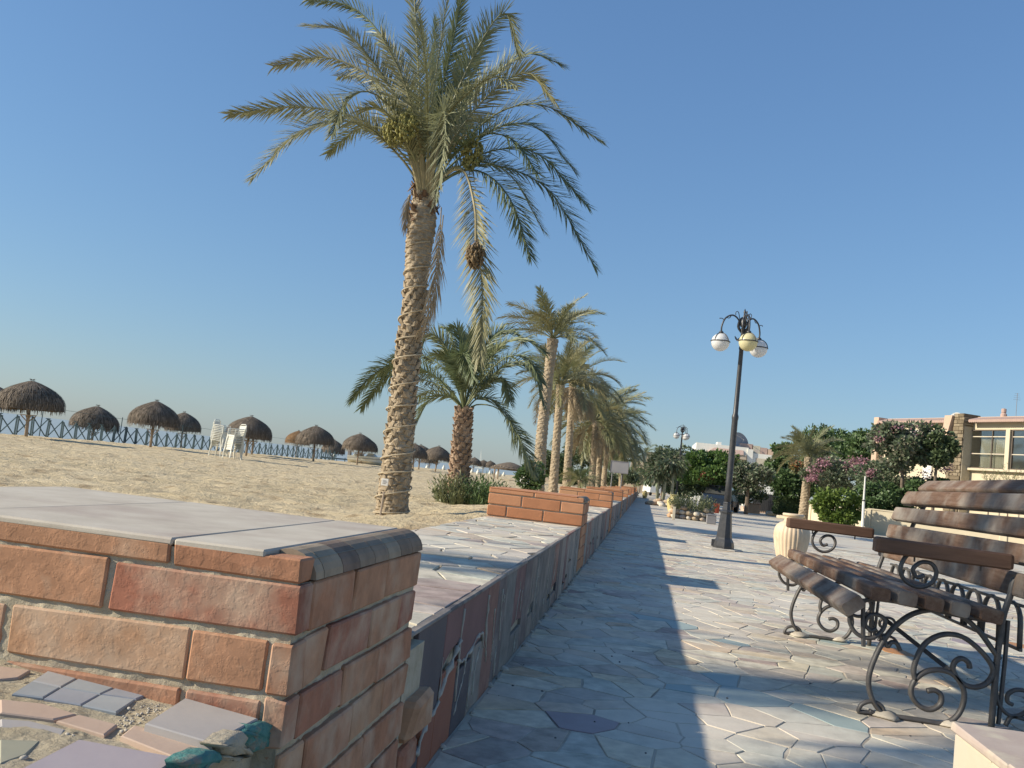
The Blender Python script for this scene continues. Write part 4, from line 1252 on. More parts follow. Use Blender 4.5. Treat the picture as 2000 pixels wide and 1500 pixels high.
# cable spiral
cb = []
for i in range(560):
    t = i / 559; s = t * 7
    f = s; a_ = int(min(f, 6.999)); p = tp[a_ + 0].lerp(tp[a_ + 1], f - a_) if a_ + 1 < len(tp) else tp[-1]
    r = K1 * lerp(.262, .185, min(1, t * 1.3)); an = t * 2 * math.pi * 15.5
    cb.append(p + Vector((math.cos(an) * r, math.sin(an) * r, .03 * math.sin(an * .37))) - O1)
cbm = MB(); cbm.tube([c for c in cb if c.z > .02], .009, 5); cbm.obj('cable', M_rope, palm)
fr1 = [  # (points px, depth offset at mid / tip, roll, material)
 ([(828,368),(790,305),(700,232),(580,208),(447,224)], -.3, -.5, 60, 0),
 ([(826,372),(780,305),(700,240),(590,255),(492,348)], -.5, -.9, -55, 0),
 ([(829,365),(790,255),(735,185),(680,190),(648,264)], -.8, -1.2, -40, 0),
 ([(828,362),(800,262),(735,160),(640,112),(533,130)], .2, .3, 60, 0),
 ([(829,362),(800,240),(735,130),(670,60),(600,50)], -.1, -.1, -60, 0),
 ([(829,360),(805,225),(765,100),(690,15),(598,0)], .3, .5, 60, 1),
 ([(830,362),(795,285),(750,200),(715,150),(660,150)], .6, 1.2, 50, 0),
 ([(832,360),(822,230),(815,100),(808,-30)], -.25, -.4, 70, 0),
 ([(834,360),(842,220),(860,90),(880,-40)], -.5, -.8, 80, 0),
 ([(836,360),(856,210),(885,80),(905,-20)], .3, .5, 60, 1),
 ([(838,362),(875,225),(930,100),(985,25),(1015,105)], -.3, -.2, -60, 0),
 ([(838,362),(880,250),(950,160),(1030,105),(1099,128)], .2, .3, 55, 1),
 ([(840,364),(890,265),(960,180),(1030,142),(1082,196)], -.3, -.6, -50, 0),
 ([(840,366),(890,300),(965,225),(1060,205),(1174,276)], -.5, -.6, 45, 2),
 ([(840,368),(895,310),(970,250),(1050,250),(1122,335)], .4, .7, 45, 1),
 ([(840,370),(890,330),(960,295),(1050,300),(1148,404)], -.1, -.1, 50, 1),
 ([(842,372),(890,340),(960,322),(1070,370),(1163,524)], .2, .2, 45, 1),
 ([(842,372),(895,335),(950,340),(1000,395),(1036,503)], -.4, -.6, 50, 1),
 ([(842,372),(890,325),(918,360),(930,450),(942,570),(937,705)], -.6, -.8, 75, 0),
 ([(836,366),(850,270),(868,218),(868,290),(853,390)], -1.2, -1.7, 80, 0),
 ([(836,362),(835,240),(832,130),(820,40)], -.9, -1.4, 80, 0),
 ([(834,362),(815,250),(785,150),(745,70)], -.5, -.8, 60, 0),
 ([(838,362),(870,230),(915,130),(955,60)], .6, 1.0, 50, 1),
 ([(838,362),(860,250),(905,190),(965,150),(1010,170)], -.9, -1.4, 50, 0),
 ([(830,365),(800,300),(755,255),(700,250),(640,300)], .7, 1.2, 40, 1),
 ([(842,368),(890,300),(945,262),(1005,275),(1050,340)], -.8, -1.2, 40, 1),
 ([(840,370),(880,335),(935,315),(1000,345),(1060,450)], .5, .8, 40, 1),
 ([(832,362),(840,260),(845,150),(850,40)], .9, 1.5, 60, 1),
 ([(832,362),(825,270),(800,190),(770,140)], 1.1, 1.9, 40, 1),
 ([(838,362),(870,280),(900,210),(920,170)], 1.2, 2.0, 40, 1),
 ([(838,364),(862,300),(905,240),(950,235)], 1.0, 1.8, 40, 1),
 ([(832,364),(800,290),(750,215),(705,215)], -.6, -1.0, 40, 0),
]
FM = [M_frond, M_frond_deep, M_frond_yel]
for k, (pts, dm, dt, roll, mi) in enumerate(fr1):
    n_ = len(pts); q = []
    for i, (a, b) in enumerate(pts):
        t = i / (n_ - 1); dy = dt * t if t > .5 else lerp(0, dm, t * 2) if dm * dt > 0 or True else 0
        q.append(w1(a, b, lerp(dm * t * 2, 0, 0) if t <= .5 else lerp(dm, dt, (t - .5) * 2)) - O1)
    ln = sum((q[i+1] - q[i]).length for i in range(n_ - 1))
    mb = frond_mb(q, .43 * K1, int(54 * ln), .0140, .20 if ln > 1.4 else .12, k, math.radians(roll), .45, .25 if k not in (18,) else .5, rach=.016)
    mb.obj('frond', FM[mi], palm)
# dry hanging leaves
for k, pts in enumerate(([(862,405),(858,470),(846,560),(828,655)], [(866,420),(855,520),(840,610),(812,660)], [(800,380),(794,410),(790,450)], [(806,375),(796,395),(794,425)])):
    q = [w1(a, b, -.15) - O1 for a, b in pts]
    frond_mb(q, .26 if k < 2 else .15, 34 if k < 2 else 16, .012, .12, 50 + k, 1.2, .2, 1.2, rach=.008, fwd=(30, 15)).obj('dry_frond', M_frond_dry, palm)
def fruit(c, r, n, m, par, seed, stalk=None, name='date_cluster', up=.22):
    rr = random.Random(seed); mb = MB()
    for i in range(n):
        while True:
            v = Vector((rr.uniform(-1, 1), rr.uniform(-1, 1), rr.uniform(-1, 1)))
            if .35 < v.length < 1: break
        v = Vector((v.x * r[0], v.y * r[0], v.z * r[1]))
        s = rr.uniform(.014, .022)
        p = c + v * K1
        mb.add([p + Vector(a) * s for a in ((1,0,0),(-1,0,0),(0,1,0),(0,-1,0),(0,0,1.5),(0,0,-1.5))],
               [(0,2,4),(2,1,4),(1,3,4),(3,0,4),(2,0,5),(1,2,5),(3,1,5),(0,3,5)])
        if i % 9 == 0:
            top = c + Vector((rr.uniform(-.02, .02), rr.uniform(-.02, .02), r[1] * .5 + up * .6))
            d = Vector((.002, 0, 0)); mb.add([p - d, p + d, top + d, top - d], [(0, 1, 2, 3)])
    o = mb.obj(name, m, par)
    if stalk:
        s_ = MB(); s_.tube(catmull(stalk, 4), .014, 5); s_.obj('fruit_stalk', M_stalk, par)
    return o
fruit(w1(772, 255, -.5) - O1, (.17, .22), 260, M_dates, palm, 1, [w1(830, 360) - O1, w1(800, 250, -.3) - O1, w1(775, 232, -.5) - O1])
fruit(w1(797, 247, -.7) - O1, (.15, .20), 220, M_dates, palm, 2, [w1(832, 360) - O1, w1(815, 250, -.5) - O1, w1(798, 222, -.7) - O1])
fruit(w1(922, 300, -.4) - O1, (.16, .24), 200, M_dates, palm, 3, [w1(836, 362) - O1, w1(900, 270, -.3) - O1, w1(922, 272, -.4) - O1])
fruit(w1(928, 500, -.85) - O1, (.125, .17), 260, M_dates_dry, palm, 4, [w1(838, 364, 0) - O1, w1(900, 330, -.5) - O1, w1(926, 400, -.85) - O1, w1(929, 470, -.85) - O1], up=.18)
for k in range(14):   # clean leaf stems above the trunk
    a = rr.uniform(-1, 1)
    m = MB(); q = [w1(832 + a * 14, 380, -.12) - O1, w1(832 + a * 34, 320, -.25) - O1, w1(834 + a * 62, 262, -.3) - O1]
    m.tube(catmull(q, 4), [.028, .026, .023, .021, .019, .017, .015, .013, .012], 5); m.obj('leaf_stem', M_stalk, palm)
# card on a stake
st = empty('stake_sign', (PY(741, 1013, 10.4).x, 10.4, .1)); tag(st, 'small white card on a pale stake leaning at the foot of the tallest palm', 'sign')
a_ = PY(741, 1013, 10.4); b_ = PY(750, 960, 10.4)
m = MB(); m.tube([a_ - st.location - Vector((0, 0, .1)), b_ - st.location], .011, 6); m.obj('stake', M_post, st)
m = MB(); m.cham(b_.x - .037 - st.location.x, b_.x + .043 - st.location.x, -.03, -.018, b_.z - .035, b_.z + .045, .003); m.obj('card', M_white, st)
m = MB()
for (dx, dz, w_) in ((0.0, .022, .036), (.004, .008, .046), (-.002, -.008, .040)):
    m.box(b_.x + dx - w_/2 - st.location.x, b_.x + dx + w_/2 - st.location.x, -.0325, -.0305, b_.z + dz - .0025, b_.z + dz + .0025)
m.obj('print', M_grey, st)

# ---- the short palm -----------------------------------------------------
Y2 = 18.6
b2 = P(898, 988, 0.0)
palm2 = empty('short_palm', (b2.x, Y2, 0)); O2 = Vector(palm2.location)
tag(palm2, 'short stocky palm with reddish scaly trunk and drooping green crown behind the tallest palm', 'palm tree')
w2 = lambda px, py, dy=0.0: PY(px, py, Y2 + dy)
tp2 = [w2(893, 1000), w2(893, 960), w2(899, 900), w2(903, 850), w2(906, 800)]
trunk_mb([p - O2 for p in tp2], [.30, .235, .20, .18, .17, .18, .165, .13], .095, 9, .22, 40, 5, rough=.08).obj('trunk', M_trunk_red, palm2)
boots(tp2, .235, .175, 210, .12, .10, .038, 72, M_trunk_red, palm2, O2)
fr2 = [
 ([(905,798),(850,735),(780,710),(725,735),(686,782)], -.1, -.2, 50),
 ([(905,798),(870,750),(810,720),(750,740),(705,798)], .6, 1.0, 50),
 ([(905,800),(880,775),(840,780),(810,832)], -.4, -.6, 40),
 ([(905,798),(885,740),(840,700),(790,690),(745,735)], .5, .8, 50),
 ([(905,796),(890,720),(862,665),(835,655),(820,690)], -.4, -.6, 50),
 ([(905,796),(893,710),(880,650),(865,638)], .2, .3, 60),
 ([(906,796),(903,700),(895,645),(880,640)], -.3, -.6, 70),
 ([(907,796),(915,700),(930,640),(950,650)], .2, .5, 60),
 ([(907,796),(930,710),(965,655),(1000,648),(1025,670)], .4, .6, 50),
 ([(908,798),(940,730),(985,670),(1035,665),(1066,690)], -.2, -.3, 50),
 ([(908,798),(940,745),(985,700),(1030,700),(1058,748)], -.5, -.8, 45),
 ([(908,798),(945,750),(995,710),(1040,725),(1062,790)], .3, .5, 45),
 ([(908,800),(930,770),(960,745),(985,740),(995,785)], -.3, -.6, 50),
 ([(910,802),(935,790),(975,800),(1010,850),(1042,925)], -.1, -.2, 35),
 ([(910,802),(930,780),(955,778),(980,800),(1000,830)], .3, .5, 40),
 ([(905,800),(880,765),(850,750),(815,740),(790,760)], .7, 1.2, 40),
 ([(906,798),(900,740),(880,700),(850,690)], -.7, -1.2, 50),
 ([(906,798),(915,740),(935,700),(960,690)], -.7, -1.2, 50),
 ([(906,798),(905,730),(910,680),(918,650)], .6, 1.1, 50),
 ([(906,798),(885,735),(860,700),(832,702)], .5, .9, 50),
 ([(908,798),(925,735),(950,690),(985,675)], .5, 1.0, 50),
 ([(906,800),(870,770),(830,765),(790,800)], .9, 1.3, 40),
 ([(908,800),(930,760),(965,740),(1000,760)], .9, 1.3, 40),
 ([(907,798),(895,720),(905,690),(925,740)], -1.1, -1.7, 60),
]
for k, (pts, dm, dt, roll) in enumerate(fr2):
    n_ = len(pts); q = []
    for i, (a, b) in enumerate(pts):
        t = i / (n_ - 1); q.append(w2(a, b, dm * t * 2 if t <= .5 else lerp(dm, dt, (t - .5) * 2)) - O2)
    ln = sum((q[i+1] - q[i]).length for i in range(n_ - 1))
    frond_mb(q, .44, int(48 * ln), .022, .22 if k != 13 else .42, 100 + k, math.radians(roll), .5, .5, rach=.018).obj('frond', M_frond_deep, palm2)
gt = spray(330, .46, 0, .30, .66, 31, .13, .013, .35)
o = gt.obj('grass_tuft', M_leaf_olive, None, loc=(O2.x - .02, Y2 - .25, .02)); tag(o, 'tuft of tall grassy shoots around the foot of the short palm', 'grass tuft')
o = spray(190, .30, 0, .3, .70, 32, .13, .013, .35).obj('grass_tuft', M_leaf_mid, None, loc=(O2.x + .50, Y2 - .5, .02)); tag(o, 'smaller green tuft of shoots just right of the short palm foot', 'grass tuft')

# ---- generic palms --------------------------------------------------------
gen = {}
def gen_frond(kind, droop):
    key = (kind, droop)
    if key in gen: return gen[key]
    R = 1.0
    q = [Vector((0, 0, 0))]
    for i in range(1, 7):
        s = i / 6
        a = math.radians(droop[0]) + (math.radians(droop[1]) - math.radians(droop[0])) * (i - .5) / 6
        q.append(q[-1] + Vector((math.cos(a), 0, math.sin(a))) * R / 6)
    mt = (M_frond, M_frond_deep, M_frond_yel, M_frond_dry)[kind]
    mb = frond_mb(q, .24, 66, .0105, .16, kind * 7 + int(droop[0]), .5, .45, .3, rach=.008)
    gen[key] = mb.mesh('frond', mt); return gen[key]
def gpalm(label, base_px, base_y, Y, top_px, R, rad, nf=34, kinds=(0, 0, 2), seed=0, low=-25, trunk_m=None, dry=0, name='date_palm', spread=(86, -15), bend=0.0, group='palms in the row along the seat wall'):
    base = PY(base_px, base_y, Y); top = PY(top_px[0], top_px[1], Y)
    z0 = 0.0
    x0 = PY(base_px, base_y, Y).x
    root = empty(name, (x0, Y, z0)); O = Vector(root.location)
    # follow the trunk line to the ground
    k_ = (base.z - 0) / max(.01, (top.z - base.z))
    bx = base.x - (top.x - base.x) * k_
    root.location.x = bx; O = Vector(root.location)
    t0 = Vector((bx, Y, 0)); mid = t0.lerp(top, .5) + Vector((bend, 0, 0))
    trunk_mb([t0 - O - Vector((0, 0, .1)), t0.lerp(top, .25) + Vector((bend * .6, 0, 0)) - O, mid - O, top - O], [rad * 1.25, rad * 1.08, rad, rad * .95, rad * .9, rad * .85, rad], .10, 9, .16, 26, seed, rough=.05).obj('trunk', trunk_m or M_trunk, root)
    rr = random.Random(seed + 500)
    for i in range(nf):
        t = (i + .5) / nf
        el = lerp(spread[0], spread[1], t ** .85) + rr.uniform(-8, 8)
        az = i * 2.39996 + rr.uniform(-.25, .25)
        cls = int(min(5, max(0, round((85 - el) / 20))))
        start = [84, 66, 48, 28, 8, -12][cls]
        endd = [30, -2, -28, -48, -66, -80][cls] + low * .4
        me_ = gen_frond(rr.choice(kinds), (start, int(endd)))
        inst('frond', me_, root, top - O, (rr.uniform(-.35, .35), 0, az), R * rr.uniform(.85, 1.1))
    for i in range(dry):
        az = rr.random() * 6.28
        me_ = gen_frond(3, (-30, -86)); inst('dry_frond', me_, root, top - O - Vector((0, 0, .08)), (rr.uniform(-.3, .3), 0, az), R * rr.uniform(.5, .8))
    tag(root, label, 'palm tree', group); return root
gpalm('tall palm with a pale slanting trunk, highest crown after the nearest palm', 1055, 920, 25.5, (1080, 662), 1.65, .16, 27, (0, 0, 2), 1, low=10, spread=(88, 22), bend=-.05)
gpalm('palm with yellowish crown just right of the tall slanting trunk', 1081, 945, 30, (1095, 752), 1.9, .14, 28, (2, 2, 0), 2, low=0, dry=4, spread=(88, 5))
gpalm('palm with bushy skirt of dry brown fronds hanging below its crown', 1107, 940, 35, (1119, 748), 2.1, .145, 30, (2, 0, 2), 3, dry=26, spread=(86, -5))
gpalm('farther palm left of a close pair, grey crown over dry fronds', 1156, 940, 47, (1164, 822), 2.6, .175, 30, (0, 0, 2), 4, dry=16)
gpalm('farther palm with dark crown arching right over the signboard', 1168, 935, 50, (1178, 822), 2.9, .16, 30, (1, 0, 0), 5, dry=8)
gpalm('slim rear palm at the right edge of the palm row', 1180, 930, 58, (1190, 838), 3.0, .16, 34, (0, 2), 6, dry=10)
gpalm('low palm with arching pale green fronds above the grey signboard', 1213, 930, 62, (1213, 888), 2.0, .16, 34, (0, 0, 1), 7)
gpalm('small stemless young palm between the trunks of the palm row', 1132, 950, 33, (1133, 938), .85, .08, 26, (1, 1, 0), 8, name='young_palm')
gpalm('distant dark palm top above the tan building', 1258, 935, 120, (1258, 890), 2.1, .16, 26, (1, 1), 9, group='garden palms')
gpalm('garden palm with stiff upright fronds in front of the green trees', 1571, 985, 44, (1580, 893), 1.75, .20, 34, (0, 0), 10, low=6, spread=(86, 10), trunk_m=M_trunk, group='garden palms')
gpalm('low drooping palm at the foot of the far trees right of the signboard', 1238, 945, 70, (1232, 925), 1.4, .12, 26, (0, 1), 11, group='garden palms', name='young_palm')
# the palm that throws its shade on the bench, standing outside the picture
sp_ = empty('date_palm', (-5.0, 2.72, 0)); tag(sp_, 'palm outside the picture whose crown shades the bench', 'palm tree', 'palms in the row along the seat wall')
trunk_mb([Vector((0, 0, -.1)), Vector((.05, 0, 1)), Vector((.1, 0, 2)), Vector((.15, 0, 3.5))], [.24, .2, .18, .17, .2], .085, 10, .15, 26, 44).obj('trunk', M_trunk, sp_)
rr = random.Random(91)
for i in range(20):
    t = (i + .5) / 20; el = lerp(80, -10, t) + rr.uniform(-8, 8); cls = int(min(5, max(0, round((85 - el) / 20))))
    me_ = gen_frond(0, ([84, 66, 48, 28, 8, -12][cls], [30, -2, -28, -48, -66, -80][cls]))
    inst('frond', me_, sp_, (.15, 0, 3.5), (rr.uniform(-.3, .3), 0, i * 2.39996), 1.7 * rr.uniform(.8, 1.1))
# ================================================================ BEACH
def ground_at(x, y): return sand_z(x, y, True) if -27 < x < -1.3 and 1.2 < y < 110 else 0.0
def make_umbrella(seed, wide=1.0, orange=False, flat=0.0):
    rr = random.Random(seed); root = empty('thatched_umbrella')
    m = MB(); m.tube([(0, 0, -.15), (.01, 0, .6), (0, .01, 1.3), (0, 0, 1.95)], [.062, .056, .052, .045], 9); m.obj('post', M_post, root, True)
    pr = catmull([Vector(p) for p in ((.03, 0, 2.08), (.20, 0, 2.02), (.48, 0, 1.90), (.80, 0, 1.72), (1.02, 0, 1.50), (1.12, 0, 1.26), (1.13, 0, 1.04))], 3)
    prof = [(p.x * wide, p.z - flat * p.x * .2) for p in pr]
    K = 40; m = MB(); vs = []; fs = []
    for (r, z) in prof:
        for j in range(K):
            a = 2 * math.pi * j / K
            q = r * (1 + .04 * mnoise.noise(Vector((math.cos(a) * 2.2, math.sin(a) * 2.2, z * 2 + seed)))) 
            vs.append((q * math.cos(a), q * math.sin(a), z + .04 * mnoise.noise(Vector((math.cos(a) * 1.5, math.sin(a) * 1.5, seed + 9)))))
    n_ = len(prof)
    fs = [(i*K+j, i*K+(j+1)%K, (i+1)*K+(j+1)%K, (i+1)*K+j) for i in range(n_-1) for j in range(K)]
    m.cur = .3; m.add([(v[0]*.97, v[1]*.97, v[2]-.02) for v in vs], [f[::-1] for f in fs])
    def pt(s, a):
        f = s * (n_ - 1); i = int(min(f, n_ - 2)); r = lerp(prof[i][0], prof[i+1][0], f - i); z = lerp(prof[i][1], prof[i+1][1], f - i)
        return Vector((r * math.cos(a), r * math.sin(a), z))
    for k in range(1900):
        a = rr.random() * 6.283; s = rr.random() ** .75
        m.cur = rr.random() + .001
        p = pt(s, a); q = pt(min(1, s + .16), a + rr.uniform(-.05, .05))
        out = Vector((math.cos(a), math.sin(a), 0))
        w_ = rr.uniform(.008, .022); sd = Vector((-out.y, out.x, 0)) * w_
        if s > .80:
            q = p + Vector((0, 0, -rr.uniform(.10, .24))) + out * rr.uniform(-.05, .02)
        q = q + out * rr.uniform(0, .03) 
        m.add([p - sd + out * .01, p + sd + out * .01, q + sd * .4 + out * .012, q - sd * .4 + out * .012], [(0, 1, 2, 3)])
    for k in range(90):
        a = rr.random() * 6.28; u = Vector((math.cos(a), math.sin(a), 0)); p = Vector((0, 0, 2.10)) + u * .05
        m.add([p, p + Vector((-u.y, u.x, 0)) * .02, p + u * rr.uniform(.03, .10) + Vector((0, 0, rr.uniform(-.02, .07)))], [(0, 1, 2)])
    m.obj('thatch', M_thatch_o if orange else M_thatch, root)
    m = MB(); m.lathe([(.055, .80), (.27, .80), (.275, .825), (.055, .825)], k=14)
    for b in range(4):
        a = b * math.pi / 2 + .4; u = Vector((math.cos(a), math.sin(a), 0)); m.tube([u * .05 + Vector((0, 0, .60)), u * .24 + Vector((0, 0, .79))], .018, 5)
    m.obj('shelf', M_post, root)
    return root
protos = [make_umbrella(1), make_umbrella(2, .93, False, .12), make_umbrella(3, .98)]
po = make_umbrella(4, .95, True)
UM = [ # base px, base py, height px, proto, label
 (50, 857, 122, 0, 'largest thatched umbrella, broad brown dome on a bare post, nearest on the beach'),
 (-24, 868, 96, 1, 'thatched umbrella cut off by the left edge behind the largest one'),
 (178, 865, 91, 1, 'greenish thatched umbrella with a flat rounded dome, next after the largest one'),
 (293, 877, 100, 2, 'thatched umbrella overlapping another behind it, in front of the X braced fence'),
 (352, 880, 73, 1, 'thatched umbrella half hidden behind its neighbour, left of the white chair stacks'),
 (480, 893, 84, 0, 'thatched umbrella rising behind the stacked white chairs'),
 (491, 891, 74, 1, 'thatched umbrella hidden behind the one by the stacked chairs, only its post clear'),
 (612, 899, 72, 2, 'large thatched umbrella in mid row with an orange one peeping out behind it'),
 (578, 887, 49, 3, 'small orange brown thatched umbrella peeping out left behind a larger one'),
 (648, 900, 49, 1, 'small thatched umbrella squeezed between the two big ones left of the boat'),
 (697, 907, 63, 0, 'thatched umbrella just left of the white boat, nearer of the two sharing that spot'),
 (705, 904, 55, 2, 'thatched umbrella just left of the white boat, farther of the two sharing that spot'),
 (806, 918, 55, 1, 'thatched umbrella partly hidden by the tallest palm trunk on its right side'),
 (818, 914, 50, 0, 'thatched umbrella with a pale straw streak right of the tallest palm trunk'),
 (850, 922, 52, 2, 'reddish brown thatched umbrella immediately left of the short palm trunk'),
 (838, 915, 36, 1, 'tiny thatched umbrella seen through the gap left of the short palm'),
 (923, 924, 29, 0, 'first tiny thatched umbrella right of the short palm trunk'),
 (943, 921, 25, 1, 'second tiny thatched umbrella right of the short palm trunk'),
 (956, 924, 25, 2, 'third tiny thatched umbrella right of the short palm trunk'),
]
used = set(); allp = protos + [po]
for (px, py, h, pi, lab) in UM:
    Y = 2.07 * F / h
    o = allp[pi] if pi not in used else copy_tree(allp[pi]); used.add(pi)
    X = PY(px, py, Y).x
    o.location = (X, Y, ground_at(X, Y) - .02); o.rotation_euler = (random.uniform(-.04, .04), random.uniform(-.04, .04), random.uniform(0, 6.28)); s_ = random.uniform(.95, 1.06); o.scale = (s_, s_ * random.uniform(.95, 1.05), random.uniform(.96, 1.03))
    tag(o, lab, 'umbrella', 'thatched umbrellas on the beach')
# wide thatched shelter far off
p = PY(995, 920, 72); sh_ = empty('thatched_shelter', (p.x, 72, 0)); tag(sh_, 'wide low thatched shelter far down the beach left of the green bushes', 'shelter')
for a in ((-1, -1), (1, -1), (1, 1), (-1, 1)):
    m = MB(); m.tube([(a[0] * 1.0, a[1] * .9, -.1), (a[0] * 1.0, a[1] * .9, 1.05)], .06, 6); m.obj('post', M_post, sh_)
m = MB(); rr = random.Random(8)
m.cur = .4; m.lathe([(1.45, .78), (1.5, .92), (.9, 1.2), (.3, 1.38), (.02, 1.42)], k=20)
for k in range(500):
    a = rr.random() * 6.28; u = Vector((math.cos(a), math.sin(a), 0)); r = rr.uniform(.7, 1.5); m.cur = rr.random() + .001
    z = 1.28 - .26 * (r - .6) - .05; s = Vector((-u.y, u.x, 0)) * .03
    m.add([u * r * .9 + Vector((0, 0, z + .06)) - s, u * r * .9 + Vector((0, 0, z + .06)) + s, u * (r + .1) + Vector((0, 0, z - .18))], [(0, 1, 2)])
m.obj('thatch', M_thatch, sh_)

# fence with crossed braces at the water's edge
FX = -24.9; FY0, FY1, FP = 33.5, 74.5, 1.0
fence = empty('beach_fence', (FX, FY0, -.1)); tag(fence, 'dark green metal fence of crossed braces along the water behind the umbrellas', 'fence')
pm = MB(); pm.box(-.022, .022, -.022, .022, -.1, .86); pm.box(-.022, .022, .10, .14, -.1, .80); pm = pm.mesh('post', M_fence)
tm = MB(); tm.tube([(0, 0, -.1), (0, 0, 1.32)], .022, 6); tm = tm.mesh('tall_post', M_fence)
b1 = MB(); b1.tube([(.03, .05, .10), (.03, FP - .03, .82)], .023, 4); b1 = b1.mesh('brace', M_fence)
b2_ = MB(); b2_.tube([(-.03, .05, .82), (-.03, FP - .03, .10)], .023, 4); b2_ = b2_.mesh('brace', M_fence)
nf = int((FY1 - FY0) / FP); rr = random.Random(3)
for k in range(nf):
    y = k * FP
    z = .04 * math.sin(k * .9)
    inst('post', pm, fence, (0, y, z), (rr.uniform(-.03, .03), rr.uniform(-.04, .04), 0))
    inst('brace', b1, fence, (0, y, z)); inst('brace', b2_, fence, (0, y, z))
    if k % 6 == 2: inst('tall_post', tm, fence, (.05, y + .5, 0))
m = MB(); m.tube([(.05, i * 2.0, 1.27 + .03 * math.sin(i)) for i in range(int((FY1 - FY0) / 2) + 1)], .009, 4); m.obj('top_wire', M_fence, fence)
m = MB()
for k in range(nf):
    if rr.random() < .55: m.box(-.025, .025, k * FP - .15, k * FP + .12, .84, .875)
m.obj('cap_plates', M_fence, fence)
# far mooring boom continuing from the fence
m = MB(); m.tube([(0, 0, 0), (.2, 30, .02)], .06, 6)
for k in range(6): m.tube([(.0, k * 6, -.5), (0, k * 6, .12)], .05, 5)
q = PY(593, 880, 76); tag(m.obj('boom', M_fence, None, loc=(FX - 1.5, 75, .12)), 'long dark boom pole running on from the end of the braced fence', 'pole')

# white stacking chairs
def chair_parts():
    r = empty('plastic_chair')
    m = MB(); m.cham(-.21, .21, -.20, .20, .405, .425, .008); m.box(-.20, .20, -.205, -.195, .37, .41); m.obj('seat', M_plastic, r)
    m = MB()
    for x in (-.16, -.08, 0, .08, .16): m.add([(x-.025, .19, .43), (x+.025, .19, .43), (x+.03, .27, .80), (x-.03, .27, .80), (x-.025, .205, .43), (x+.025, .205, .43), (x+.03, .285, .80), (x-.03, .285, .80)], [(0,1,2,3),(7,6,5,4),(0,4,5,1),(2,6,7,3),(1,5,6,2),(0,3,7,4)])
    m.tube([(-.22, .20, .43), (-.24, .27, .78), (-.15, .285, .86), (.15, .285, .86), (.24, .27, .78), (.22, .20, .43)], .018, 5); m.obj('backrest', M_plastic, r)
    for sx in (-1, 1):
        m = MB(); m.tube([(sx*.25, -.20, .42), (sx*.27, -.19, .64), (sx*.27, .05, .66), (sx*.24, .26, .66)], .020, 5); m.obj('armrest', M_plastic, r)
        for sy in (-1, 1):
            m = MB(); m.tube([(sx*.21, sy*.19, .42), (sx*.26, sy*.25 , 0)], [.030, .020], 4); m.obj('leg', M_plastic, r)
    return r
ch0 = chair_parts(); first = True
ordw = ['lowest', 'second lowest', 'third from the bottom', 'fourth from the bottom', 'fifth from the bottom', 'fifth from the top', 'fourth from the top', 'third from the top', 'second from the top', 'topmost']
for (px, py, Y, nn, rz, nm) in ((424, 895, 35.6, 10, 1.5, 'left stack'), (452, 899, 34.6, 9, -.6, 'right stack')):
    q = PY(px, py, Y); gz = ground_at(q.x, Y)
    names = ordw if nn == 10 else ordw[:4] + ['middle one'] + ordw[6:]
    for k in range(nn):
        o = ch0 if first else copy_tree(ch0); first = False
        o.location = (q.x + random.uniform(-.006, .006) + .006 * k, Y + random.uniform(-.01, .01), gz - .02 + k * .066)
        o.rotation_euler = (random.uniform(-.01, .01), 0, rz + random.uniform(-.03, .03))
        tag(o, 'white plastic armchair, %s of the %s on the beach' % (names[k], nm), 'chair', 'stacked white plastic chairs on the beach')
# low litter / crates behind the chairs
q = PY(468, 890, 44)
# motor boat
q = PY(722, 908, 70); boat = empty('motor_boat', (q.x, 70, -.02), 0.0)
tag(boat, 'small white motor boat pulled up on the sand left of the tallest palm', 'boat')
m = MB(); st_ = []
for i in range(9):
    t = i / 8; x = lerp(-1.75, 1.9, t); wd = .62 * (1 - max(0, (t - .55) / .45) ** 2 * .95); top = .62 + .14 * t
    st_.append([(x, -wd, top), (x, -wd * .86, .3), (x, -wd * .35, .07), (x, 0, .0 + .22 * max(0, t - .6)), (x, wd * .35, .07), (x, wd * .86, .3), (x, wd, top)])
vs = [p for s in st_ for p in s]; n_ = 7
fs = [(i*n_+j, (i+1)*n_+j, (i+1)*n_+j+1, i*n_+j+1) for i in range(8) for j in range(6)] + [tuple(range(7))] + [(i*n_, i*n_+6, (i+1)*n_+6, (i+1)*n_) for i in range(8)]
m.add(vs, fs); m.obj('hull', M_plastic, boat)
m = MB(); m.add([(-.3, -.45, .66), (.5, -.42, .68), (.5, .42, .68), (-.3, .45, .66), (-.1, -.38, .95), (.25, -.34, .93), (.25, .34, .93), (-.1, .38, .95)], [(0,1,5,4),(1,2,6,5),(2,3,7,6),(3,0,4,7),(4,5,6,7)]); m.obj('console', M_plastic, boat)
m = MB(); m.cham(-1.9, -1.65, -.16, .16, .3, 1.0, .03); m.obj('engine', M_grey, boat)
m = MB(); m.cham(-1.3, -.7, -.5, .5, .64, .80, .04); m.obj('seat', M_plastic, boat)
m = MB(); m.tube([(-1.75, -.635, .45), (0, -.64, .50), (1.1, -.52, .56)], .02, 4); m.obj('rubbing_strake', M_grey, boat)
boat.scale = (.95,) * 3
